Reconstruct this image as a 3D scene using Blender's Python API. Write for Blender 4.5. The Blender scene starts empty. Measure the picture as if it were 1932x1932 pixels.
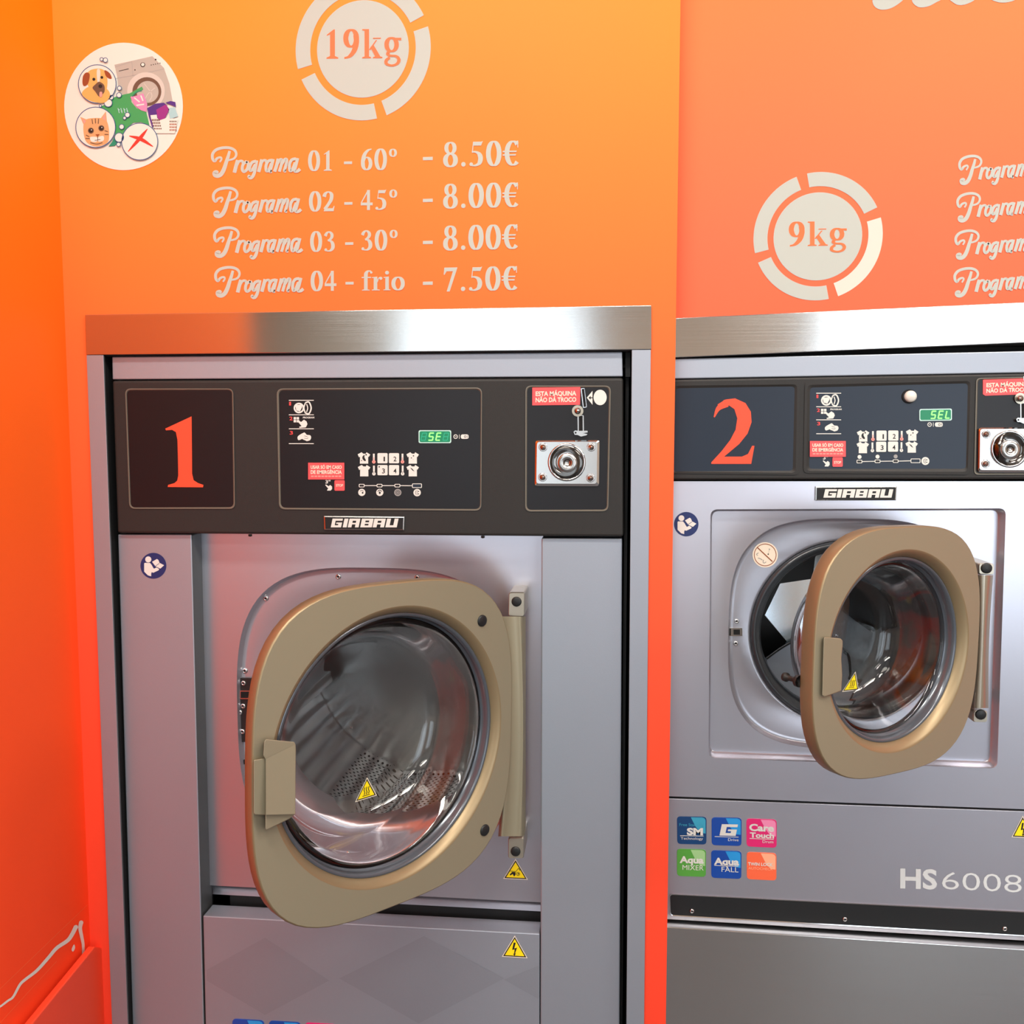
import bpy, bmesh, math
from mathutils import Vector, Matrix

# ------------------------------------------------------------------ camera
F_PX, SIZE = 1750.0, 1932.0
YAW, PITCH, ROLL = map(math.radians, (5.89548, 4.85294, 0.0211))
CAM = Vector((0.0, -1.41, 1.40))
_f = Vector((-math.sin(YAW) * math.cos(PITCH), math.cos(YAW) * math.cos(PITCH), -math.sin(PITCH)))
_r0 = Vector((math.cos(YAW), math.sin(YAW), 0)); _d0 = _f.cross(_r0)
_r = math.cos(ROLL) * _r0 + math.sin(ROLL) * _d0
_d = -math.sin(ROLL) * _r0 + math.cos(ROLL) * _d0
scene = bpy.context.scene
COL = scene.collection
cam = bpy.data.objects.new('camera', bpy.data.cameras.new('camera')); COL.objects.link(cam)
cam.matrix_world = Matrix(((_r.x, -_d.x, -_f.x, CAM.x), (_r.y, -_d.y, -_f.y, CAM.y), (_r.z, -_d.z, -_f.z, CAM.z), (0, 0, 0, 1)))
cam.data.sensor_width = 36; cam.data.lens = 36 * F_PX / SIZE; cam.data.clip_start = 0.02
scene.camera = cam
vs = scene.view_settings
vs.view_transform = 'Standard'; vs.look = 'None'; vs.gamma = 1; vs.use_curve_mapping = False; vs.exposure = 0.1
scene.cycles.max_bounces = 12; scene.cycles.transmission_bounces = 10; scene.cycles.glossy_bounces = 6
scene.cycles.sample_clamp_indirect = 6.0

# ------------------------------------------------------------------ light: daylight through the shop windows, unseen fill panels added at the ceiling
world = bpy.data.worlds.new('sky'); scene.world = world; world.use_nodes = True
world.node_tree.nodes['Background'].inputs[0].default_value = (0.75, 0.85, 1.0, 1)
world.node_tree.nodes['Background'].inputs[1].default_value = 0.8
ROOM = dict(x0=-3.0, x1=4.2, y0=-5.0, z1=2.9)
def area(name, loc, rot, sx, sy, power, color, shape='RECTANGLE'):
    l = bpy.data.lights.new(name, 'AREA'); l.shape = shape; l.size = sx; l.size_y = sy
    l.energy = power; l.color = color
    o = bpy.data.objects.new(name, l); COL.objects.link(o); o.location = loc; o.rotation_euler = rot
    return o
WINDOWS = [(-1.5, -0.1, 0.35, 2.45), (1.35, 3.9, 0.1, 2.45)]
WIN_POWER = (21, 62)
for i, (xa, xb, za, zb) in enumerate(WINDOWS):
    area('daylight', ((xa + xb) / 2, ROOM['y0'] + 0.03, (za + zb) / 2), (math.radians(90), 0, 0), xb - xa, zb - za, WIN_POWER[i], (0.82, 0.92, 1.0))
FILL_PANELS = [(-0.35, -1.35), (1.15, -1.35), (2.65, -1.35), (-0.9, -3.2), (1.2, -3.2)]  # unseen panels added to brighten the walls without stronger windows
for x, y in FILL_PANELS: area('fill_light', (x, y, ROOM['z1'] - 0.04), (0, 0, 0), 1.1, 0.28, 31, (1.0, 0.965, 0.90))

# ------------------------------------------------------------------ materials
def lin(c): return c / 12.92 if c <= 0.04045 else ((c + 0.055) / 1.055) ** 2.4
def rgb(r, g, b): return (lin(r / 255), lin(g / 255), lin(b / 255), 1)
MATS = {}
ROT_H, ROT_V = 0.25, 0.0
def mat(name, color, rough=0.5, metal=0.0, aniso=0.0, rot=0.0, trans=0.0, ior=1.45, coat=0.0, emit=None, estr=0.0, spec=0.5, bump=None, var=0.0):
    k = .74 if name.startswith('picture_') else .82 if name in ('ink_white', 'label_cream') else 1.0     # printed inks darkened to offset the strong light on them
    color = tuple(c * k for c in color[:3]) + (1,)
    m = bpy.data.materials.new(name); m.use_nodes = True; nt = m.node_tree; b = nt.nodes['Principled BSDF']
    b.inputs['Base Color'].default_value = color; b.inputs['Roughness'].default_value = rough
    b.inputs['Metallic'].default_value = metal; b.inputs['IOR'].default_value = ior
    b.inputs['Specular IOR Level'].default_value = spec
    b.inputs['Transmission Weight'].default_value = trans; b.inputs['Coat Weight'].default_value = coat
    b.inputs['Coat Roughness'].default_value = 0.08
    if aniso:
        b.inputs['Anisotropic'].default_value = aniso; b.inputs['Anisotropic Rotation'].default_value = rot
        t = nt.nodes.new('ShaderNodeCombineXYZ'); t.inputs[0].default_value = 1.0     # grain runs level across every machine front
        nt.links.new(t.outputs[0], b.inputs['Tangent'])
    if emit:
        b.inputs['Emission Color'].default_value = emit; b.inputs['Emission Strength'].default_value = estr
    if bump or var:
        g = nt.nodes.new('ShaderNodeNewGeometry'); mp = nt.nodes.new('ShaderNodeMapping'); n = nt.nodes.new('ShaderNodeTexNoise')
        sc = bump[0] if bump else (60, 60, 60)
        mp.inputs['Scale'].default_value = sc; n.inputs['Scale'].default_value = 1.0; n.inputs['Detail'].default_value = 4
        nt.links.new(g.outputs['Position'], mp.inputs[0]); nt.links.new(mp.outputs[0], n.inputs['Vector'])
        if bump:
            bp = nt.nodes.new('ShaderNodeBump'); bp.inputs['Strength'].default_value = bump[1]; bp.inputs['Distance'].default_value = 0.001
            nt.links.new(n.outputs['Fac'], bp.inputs['Height']); nt.links.new(bp.outputs[0], b.inputs['Normal'])
        if var:
            r = nt.nodes.new('ShaderNodeMapRange'); r.inputs[1].default_value = 0.3; r.inputs[2].default_value = 0.7
            r.inputs[3].default_value = rough - var; r.inputs[4].default_value = rough + var
            nt.links.new(n.outputs['Fac'], r.inputs[0]); nt.links.new(r.outputs[0], b.inputs['Roughness'])
    MATS[name] = m
    return m
def grad_mat(name, stops, z0, z1, rough=0.45):
    """printed vinyl: orange above running into red below"""
    m = mat(name, (1, 0.3, 0.1, 1), rough, spec=0.2); nt = m.node_tree
    g = nt.nodes.new('ShaderNodeNewGeometry'); s = nt.nodes.new('ShaderNodeSeparateXYZ'); mr = nt.nodes.new('ShaderNodeMapRange')
    r = nt.nodes.new('ShaderNodeValToRGB'); n = nt.nodes.new('ShaderNodeTexNoise'); ad = nt.nodes.new('ShaderNodeMath'); ad.operation = 'MULTIPLY_ADD'
    n.inputs['Scale'].default_value = 2.2; n.inputs['Detail'].default_value = 2
    nt.links.new(g.outputs['Position'], s.inputs[0]); nt.links.new(g.outputs['Position'], n.inputs['Vector'])
    nt.links.new(n.outputs['Fac'], ad.inputs[0]); ad.inputs[1].default_value = 0.12; nt.links.new(s.outputs['Z'], ad.inputs[2])
    mr.inputs[1].default_value = z0 + .06; mr.inputs[2].default_value = z1 + .06
    nt.links.new(ad.outputs[0], mr.inputs[0]); nt.links.new(mr.outputs[0], r.inputs[0])
    el = r.color_ramp.elements
    while len(el) < len(stops): el.new(0.5)
    for e, (p, c) in zip(el, stops): e.position = p; e.color = c
    nt.links.new(r.outputs[0], nt.nodes['Principled BSDF'].inputs['Base Color'])
    return m
GRAD = [(0.0, (0.88, 0.055, 0.024, 1)), (0.40, (0.90, 0.085, 0.034, 1)), (0.68, (0.95, 0.145, 0.035, 1)), (1.0, (0.97, 0.27, 0.03, 1))]
GRAD2 = [(0.0, (0.80, 0.05, 0.02, 1)), (0.40, (0.90, 0.085, 0.045, 1)), (0.70, (0.93, 0.15, 0.065, 1)), (1.0, (0.95, 0.24, 0.05, 1))]
GRADL = [(0.0, (0.98, 0.052, 0.012, 1)), (0.40, (0.99, 0.092, 0.018, 1)), (0.68, (0.98, 0.15, 0.010, 1)), (1.0, (0.98, 0.27, 0.006, 1))]
grad_mat('vinyl_print', GRAD, 0.4, 2.05); grad_mat('vinyl_print_right', GRAD2, 0.4, 2.25); grad_mat('vinyl_print_left', GRADL, 0.4, 2.05, 0.6)
mat('board_paint', (0.90, 0.065, 0.022, 1), 0.5)
mat('cream_vinyl', rgb(180, 183, 174), 0.5); mat('new_cream_vinyl', rgb(208, 204, 190), 0.5)
mat('print_orange', (0.95, 0.15, 0.035, 1), 0.5); mat('numeral_red', (0.92, 0.075, 0.028, 1), 0.5)
mat('brushed_steel', (0.58, 0.58, 0.565, 1), 0.17, 1.0, aniso=0.8, rot=ROT_H, bump=((6, 6, 900), 0.04), var=0.02)
mat('satin_steel', (0.375, 0.405, 0.46, 1), 0.46, 0.68, bump=((500, 60, 500), 0.06), var=0.03)
mat('plate_steel', (0.55, 0.55, 0.61, 1), 0.31, 0.85, aniso=0.4, rot=ROT_V, bump=((900, 60, 120), 0.025), var=0.01)
mat('drum_bright', (0.74, 0.84, 0.92, 1), 0.20, 1.0)
mat('motif_steel', (0.345, 0.37, 0.42, 1), 0.46, 0.68, bump=((500, 60, 500), 0.06), var=0.03)
mat('chrome', (0.62, 0.62, 0.62, 1), 0.08, 1.0); mat('dull_chrome', (0.46, 0.45, 0.43, 1), 0.24, 1.0); mat('dark_chrome', (0.16, 0.15, 0.14, 1), 0.12, 1.0); mat('drum_end', (0.20, 0.20, 0.20, 1), 0.35, 0.9); mat('shaded_steel', (0.13, 0.135, 0.135, 1), 0.5, 0.6)  # shaded_steel is a darker copy, with the recess shade put into its colour
mat('dark_shell', rgb(22, 24, 26), 0.6); mat('cavity_black', rgb(8, 8, 9), 0.8)
mat('fascia_grey', rgb(42, 40, 38), 0.42, 0.0, spec=0.35, bump=((1500, 1500, 1500), 0.25))
mat('fascia_rim', rgb(112, 106, 94), 0.35, 0.2); mat('overlay_dark', rgb(18, 17, 20), 0.36, spec=0.4)
mat('overlay_blue', rgb(30, 40, 54), 0.35, spec=0.4)
mat('ink_white', rgb(238, 236, 228), 0.5); mat('ink_black', rgb(20, 20, 20), 0.5); mat('ink_red', rgb(235, 72, 70), 0.5)
mat('ink_pink', rgb(240, 150, 140), 0.5); mat('ink_grey', rgb(150, 148, 145), 0.5); mat('model_grey', rgb(205, 208, 208), 0.45)
mat('label_red', rgb(232, 82, 84), 0.4); mat('label_cream', rgb(250, 236, 215), 0.5)
mat('bronze_paint', rgb(146, 138, 116), 0.42, 0.35); mat('bronze_rim', rgb(146, 128, 98), 0.40, 0.5)
mat('grey_bronze', rgb(176, 168, 152), 0.3, 0.8)
mat('rubber', rgb(26, 27, 28), 0.42); mat('gasket_rubber', rgb(84, 90, 98), 0.25, 0.35, coat=0.5)
mat('dark_gasket', rgb(48, 52, 56), 0.3, 0.2, coat=0.4)
mat('glass', (0.97, 0.985, 0.975, 1), 0.0, trans=1.0, ior=1.45)
mat('drum_spider', rgb(26, 26, 27), 0.35, 0.3)
mat('led_green', rgb(0, 70, 45), 0.3, emit=(0.0, 0.42, 0.16, 1), estr=0.42); mat('led_lit', rgb(120, 255, 90), 0.3, emit=(0.22, 1.0, 0.16, 1), estr=1.3)
mat('led_ghost', rgb(30, 140, 105), 0.3, emit=(0.02, 0.5, 0.28, 1), estr=0.35); mat('led_frame', rgb(190, 225, 215), 0.4)
mat('safety_yellow', rgb(250, 220, 20), 0.4); mat('safety_blue', rgb(28, 44, 96), 0.4)
mat('sticker_white', rgb(220, 216, 206), 0.45); mat('picture_blue', rgb(52, 98, 150), 0.5); mat('picture_grey', rgb(196, 190, 178), 0.5)
mat('picture_silver', rgb(222, 216, 205), 0.5); mat('picture_brown', rgb(112, 84, 66), 0.5); mat('picture_green', rgb(66, 172, 98), 0.5)
mat('picture_teal', rgb(30, 150, 118), 0.5); mat('picture_pink', rgb(240, 150, 196), 0.5); mat('picture_purple', rgb(82, 40, 140), 0.5)
mat('picture_violet', rgb(160, 40, 140), 0.5); mat('picture_sky', rgb(178, 222, 226), 0.5); mat('picture_tan', rgb(238, 188, 104), 0.5)
mat('picture_fur', rgb(232, 178, 122), 0.5); mat('picture_rust', rgb(160, 76, 34), 0.5); mat('picture_red', rgb(226, 58, 40), 0.5)
mat('picture_rose', rgb(236, 170, 160), 0.5)
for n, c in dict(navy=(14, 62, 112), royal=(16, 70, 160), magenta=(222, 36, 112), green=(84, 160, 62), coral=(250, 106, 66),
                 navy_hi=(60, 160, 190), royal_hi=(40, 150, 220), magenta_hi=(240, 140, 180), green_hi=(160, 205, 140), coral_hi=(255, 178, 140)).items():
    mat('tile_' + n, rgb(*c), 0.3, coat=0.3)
mat('floor_tile', rgb(84, 84, 88), 0.4); mat('ceiling_white', rgb(235, 233, 228), 0.8); mat('wall_paint', rgb(196, 186, 170), 0.7)
mat('window_frame_grey', rgb(90, 92, 96), 0.4); mat('fill_glow', rgb(255, 230, 180), 0.5, emit=(1, 0.9, 0.75, 1), estr=3)

def drum_mat(name, cx, cz, base, k=90.0):
    m = mat(name, base, 0.25, 1.0); nt = m.node_tree; b = nt.nodes['Principled BSDF']
    g = nt.nodes.new('ShaderNodeNewGeometry'); s = nt.nodes.new('ShaderNodeSeparateXYZ'); nt.links.new(g.outputs['Position'], s.inputs[0])
    def M(op, a, c=None, d=None):
        n = nt.nodes.new('ShaderNodeMath'); n.operation = op
        for i, x in enumerate((a, c, d)):
            if x is None: continue
            if isinstance(x, (int, float)): n.inputs[i].default_value = x
            else: nt.links.new(x, n.inputs[i])
        return n.outputs[0]
    ang = M('ARCTAN2', M('SUBTRACT', s.outputs['Z'], cz), M('SUBTRACT', s.outputs['X'], cx))
    u = M('MULTIPLY', ang, 24.0); v = M('MULTIPLY', s.outputs['Y'], k)
    row = M('FLOOR', v); u2 = M('ADD', u, M('MULTIPLY', M('MODULO', row, 2.0), 0.5))
    fu = M('SUBTRACT', M('FRACT', u2), 0.5); fv = M('SUBTRACT', M('FRACT', v), 0.5)
    d = M('SQRT', M('ADD', M('MULTIPLY', fu, fu), M('MULTIPLY', fv, fv)))
    hole = M('MULTIPLY', M('LESS_THAN', d, 0.24), M('GREATER_THAN', M('COSINE', M('MULTIPLY_ADD', ang, 3.0, 5.0)), 0.1))
    mx = nt.nodes.new('ShaderNodeMix'); mx.data_type = 'RGBA'; nt.links.new(hole, mx.inputs[0])
    mx.inputs[6].default_value = base; mx.inputs[7].default_value = (0.01, 0.01, 0.01, 1)
    nt.links.new(mx.outputs[2], b.inputs['Base Color'])
    bp = nt.nodes.new('ShaderNodeBump'); bp.inputs['Strength'].default_value = 0.6; bp.inputs['Distance'].default_value = 0.002
    nt.links.new(M('SINE', M('MULTIPLY', ang, 48.0)), bp.inputs['Height']); nt.links.new(bp.outputs[0], b.inputs['Normal'])
    return m

# ------------------------------------------------------------------ geometry helpers
class Plane:
    def __init__(s, o, n): s.o = Vector(o); s.n = Vector(n).normalized()
    def w(s, x, y, h=0.0):
        """point of this plane, h in front of it, seen at pixel x, y of the photograph"""
        d = _r * ((x - 966) / F_PX) + _d * ((y - 966) / F_PX) + _f
        o = s.o + s.n * h
        return CAM + d * ((o - CAM).dot(s.n) / d.dot(s.n))
def FP(y): return Plane((0, y, 0), (0, -1, 0))
def W(x, y, py=0.0): return FP(py).w(x, y)

class MB:
    def __init__(s): s.v = []; s.f = []; s.m = []; s.sm = []; s.mats = []
    def mi(s, name):
        if name not in s.mats: s.mats.append(name)
        return s.mats.index(name)
    def face(s, pts, m, smooth=False):
        i = len(s.v); s.v += [Vector(p) for p in pts]; s.f.append(tuple(range(i, i + len(pts)))); s.m.append(s.mi(m)); s.sm.append(smooth)
        return s
    def prism(s, pts, vec, m, side=None, back=True):
        vec = Vector(vec); n = len(pts); i = len(s.v); side = side or m
        s.v += [Vector(p) for p in pts] + [Vector(p) + vec for p in pts]
        s.f.append(tuple(range(i, i + n))); s.m.append(s.mi(m)); s.sm.append(False)
        if back: s.f.append(tuple(range(i + 2 * n - 1, i + n - 1, -1))); s.m.append(s.mi(side)); s.sm.append(False)
        for k in range(n):
            a, b = i + k, i + (k + 1) % n
            s.f.append((a, a + n, b + n, b)); s.m.append(s.mi(side)); s.sm.append(False)
        return s
    def loft(s, rings, m, smooth=True, closed=True, cap0=False, cap1=False):
        n = len(rings[0]); i = len(s.v)
        ms = m if isinstance(m, list) else [m] * (len(rings) - 1)
        for r in rings: s.v += [Vector(p) for p in r]
        for j in range(len(rings) - 1):
            for k in range(n if closed else n - 1):
                a = i + j * n + k; b = i + j * n + (k + 1) % n
                s.f.append((a, b, b + n, a + n)); s.m.append(s.mi(ms[j])); s.sm.append(smooth)
        if cap0: s.f.append(tuple(range(i, i + n))); s.m.append(s.mi(ms[0])); s.sm.append(False)
        if cap1: s.f.append(tuple(range(i + (len(rings) - 1) * n, i + len(rings) * n))); s.m.append(s.mi(ms[-1])); s.sm.append(False)
        return s
    def box(s, a, b, m):
        a, b = Vector(a), Vector(b)
        return s.prism([(a.x, a.y, a.z), (b.x, a.y, a.z), (b.x, a.y, b.z), (a.x, a.y, b.z)], (0, b.y - a.y, 0), m)
    def lathe(s, c, axis, up, prof, m, n=48, smooth=True, cap1=False, cap0=False):
        """prof: (radius, distance along axis)"""
        axis = Vector(axis).normalized(); up = Vector(up).normalized(); side = axis.cross(up); c = Vector(c)
        rings = [[c + axis * t + (up * math.sin(2 * math.pi * k / n) + side * math.cos(2 * math.pi * k / n)) * r for k in range(n)] for r, t in prof]
        return s.loft(rings, m, smooth, cap0=cap0, cap1=cap1)

WM = {}
def empty(name, loc):
    o = bpy.data.objects.new(name, None); COL.objects.link(o); o.location = loc; o.empty_display_size = 0.05
    WM[o.name] = Matrix.Translation(Vector(loc)); return o
def tag(o, label=None, cat=None, group=None, kind=None):
    if label: o['label'] = label
    if cat: o['category'] = cat
    if group: o['group'] = group
    if kind: o['kind'] = kind
    return o
def obj(name, mb, parent=None, world=None, bevel=0.0, seg=2, label=None, kind=None, weld=False):
    wm = world or (WM[parent.name] if parent else Matrix.Identity(4))
    inv = wm.inverted(); me = bpy.data.meshes.new(name)
    me.from_pydata([inv @ v for v in mb.v], [], mb.f)
    for n in mb.mats: me.materials.append(MATS[n])
    me.polygons.foreach_set('material_index', mb.m); me.polygons.foreach_set('use_smooth', mb.sm)
    if bevel or weld:
        bm = bmesh.new(); bm.from_mesh(me); bmesh.ops.remove_doubles(bm, verts=bm.verts, dist=1e-6)
        bmesh.ops.recalc_face_normals(bm, faces=bm.faces); bm.to_mesh(me); bm.free()
    me.update(); o = bpy.data.objects.new(name, me); COL.objects.link(o)
    if bevel:
        b = o.modifiers.new('bevel', 'BEVEL'); b.width = bevel; b.segments = seg; b.limit_method = 'ANGLE'; b.harden_normals = False
        b.angle_limit = math.radians(40)
    if parent:
        o.parent = parent; o.matrix_local = WM[parent.name].inverted() @ wm
    else: o.matrix_world = wm
    WM[o.name] = wm.copy()
    return tag(o, label, kind=kind)

# text of Blender's own font as flat triangles, cached
_txt = {}
def font_mesh(s, bold):
    key = (s, bold)
    if key not in _txt:
        cu = bpy.data.curves.new('t', 'FONT'); cu.body = s; cu.size = 1; cu.offset = bold; cu.resolution_u = 3
        o = bpy.data.objects.new('t', cu); COL.objects.link(o)
        dg = bpy.context.evaluated_depsgraph_get(); me = o.evaluated_get(dg).to_mesh()
        v = [(p.co.x, p.co.y) for p in me.vertices]; f = [tuple(p.vertices) for p in me.polygons]
        o.evaluated_get(dg).to_mesh_clear(); bpy.data.objects.remove(o); bpy.data.curves.remove(cu)
        _txt[key] = (v, f)
    return _txt[key]
CAPH = max(y for x, y in font_mesh('H', 0.0)[0])

def catmull(pts, n=6, closed=False):
    P = [Vector((p[0], p[1])) for p in pts]; out = []; m = len(P)
    if m < 3 and not closed: return P
    rng = range(m if closed else m - 1)
    for i in rng:
        p1, p2 = P[i], P[(i + 1) % m]
        p0 = P[i - 1] if (i > 0 or closed) else p1 * 2 - p2
        p3 = P[(i + 2) % m] if (i + 2 < m or closed) else p2 * 2 - p1
        for k in range(n):
            t = k / n
            out.append(0.5 * ((2 * p1) + (p2 - p0) * t + (2 * p0 - 5 * p1 + 4 * p2 - p3) * t * t + (3 * p1 - p0 - 3 * p2 + p3) * t ** 3))
    if not closed: out.append(P[-1])
    return out

class Draw:
    """flat drawing on a surface; G maps (u, v, h) to a world point"""
    def __init__(s, mb, G): s.mb = mb; s.G = G
    def poly(s, pts, m, h=0.0, smooth=False, n=5):
        if smooth: pts = catmull(pts, n, True)
        P = [s.G(p[0], p[1], h) for p in pts]; out = s.G(pts[0][0], pts[0][1], h + .01) - P[0]; nn = Vector()
        for i in range(len(P)): nn += (P[i] - P[0]).cross(P[(i + 1) % len(P)] - P[0])
        s.mb.face(P if nn.dot(out) > 0 else P[::-1], m)
    def slab(s, pts, m, h, depth, side=None, smooth=False, n=5):
        if smooth: pts = catmull(pts, n, True)
        a = [s.G(p[0], p[1], h) for p in pts]; b = [s.G(p[0], p[1], h - depth) for p in pts]
        s.mb.loft([b, a], side or m, smooth=False); s.mb.face(a, m)
    def stroke(s, pts, w, m, h=0.0, smooth=True, closed=False, wf=None, n=6):
        P = catmull(pts, n, closed) if smooth else [Vector((p[0], p[1])) for p in pts]
        L = []; R = []; N = len(P)
        for i, p in enumerate(P):
            a = P[i - 1] if (i > 0 or closed) else p; b = P[(i + 1) % N] if (i < N - 1 or closed) else p
            t = (b - a); t = t.normalized() if t.length > 1e-9 else Vector((1, 0)); nn = Vector((-t.y, t.x))
            ww = (wf(i / max(1, N - 1), t) if wf else w) / 2
            L.append(p + nn * ww); R.append(p - nn * ww)
        A = [s.G(q.x, q.y, h) for q in L]; B = [s.G(q.x, q.y, h) for q in R]
        s.mb.loft([A, B], m, smooth=False, closed=closed)
    def circ(s, c, r, m, h=0.0, n=32, ry=None):
        ry = ry or r
        s.poly([(c[0] + r * math.cos(2 * math.pi * k / n), c[1] + ry * math.sin(2 * math.pi * k / n)) for k in range(n)], m, h)
    def disc(s, c, r, m, h, depth, n=32, ry=None):
        ry = ry or r
        s.slab([(c[0] + r * math.cos(2 * math.pi * k / n), c[1] + ry * math.sin(2 * math.pi * k / n)) for k in range(n)], m, h, depth)
    def ring(s, c, ro, ri, m, h=0.0, a0=0.0, a1=360.0, n=40, k=1.0):
        A = []; B = []; full = abs(a1 - a0 - 360) < 1e-6; q = n if full else n + 1
        for i in range(q):
            a = math.radians(a0 + (a1 - a0) * i / n)
            A.append(s.G(c[0] + ro * math.cos(a), c[1] + ro * k * math.sin(a), h)); B.append(s.G(c[0] + ri * math.cos(a), c[1] + ri * k * math.sin(a), h))
        s.mb.loft([A, B], m, smooth=False, closed=full)
    def text(s, t, u0, u1, vb, vt, m, h=0.0, bold=0.0, slope=0.0, shear=0.0):
        v, f = font_mesh(t, bold)
        xa = min(p[0] for p in v); xb = max(p[0] for p in v); i = len(s.mb.v); k = (u1 - u0) / (xb - xa)
        for x, y in v:
            u = u0 + (x - xa) * k; vv = vb + (vt - vb) * y / CAPH
            s.mb.v.append(Vector(s.G(u + shear * y, vv + slope * (u - u0), h)))
        mi = s.mb.mi(m)
        for q in f: s.mb.f.append(tuple(a + i for a in q)); s.mb.m.append(mi); s.mb.sm.append(False)
def Gimg(pl, ox, oy, sc, dh=0.0, tx=0.0, ty=0.0, ts=1.0, cx=0.0, cy=0.0):
    """u, v = coordinates in an enlarged crop of the photograph (origin ox, oy, scale sc), then moved by tx, ty px and scaled by ts about px cx, cy"""
    def g(u, v, h):
        x = ox + u / sc; y = oy + v / sc
        return pl.w(cx + (x - cx) * ts + tx, cy + (y - cy) * ts + ty, h + dh)
    return g
def Gworld(c, n, up=(0, 0, 1), dh=0.0):
    n = Vector(n).normalized(); up = Vector(up); rt = up.cross(n).normalized(); c = Vector(c)
    return lambda u, v, h: c + rt * u + up * v + n * (h + dh)
def Gcorners(pl, tl, tr, br, bl, dh=0.0):
    a, b, c, d = (pl.w(*p) for p in (tl, tr, br, bl))
    return lambda u, v, h: (a * (1 - u) + b * u) * (1 - v) + (d * (1 - u) + c * u) * v + pl.n * (h + dh)
def rrect(tl, tr, br, bl, r, n=5):
    """rounded quadrilateral, pixel points"""
    P = [Vector(p) for p in (tl, tr, br, bl)]; out = []
    for i in range(4):
        p = P[i]; a = (P[i - 1] - p).normalized() * r; b = (P[(i + 1) % 4] - p).normalized() * r
        for k in range(n + 1):
            t = k / n; q = (p + a) * (1 - t) ** 2 + p * 2 * t * (1 - t) + (p + b) * t * t
            out.append((q.x, q.y))
    return out
def ident(pl, dh=0.0): return Gimg(pl, 0, 0, 1, dh)
def squircle(a, b, n, t):
    c, s_ = math.cos(t), math.sin(t)
    r = (abs(c / a) ** n + abs(s_ / b) ** n) ** (-1 / n)
    return r * c, r * s_

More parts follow.
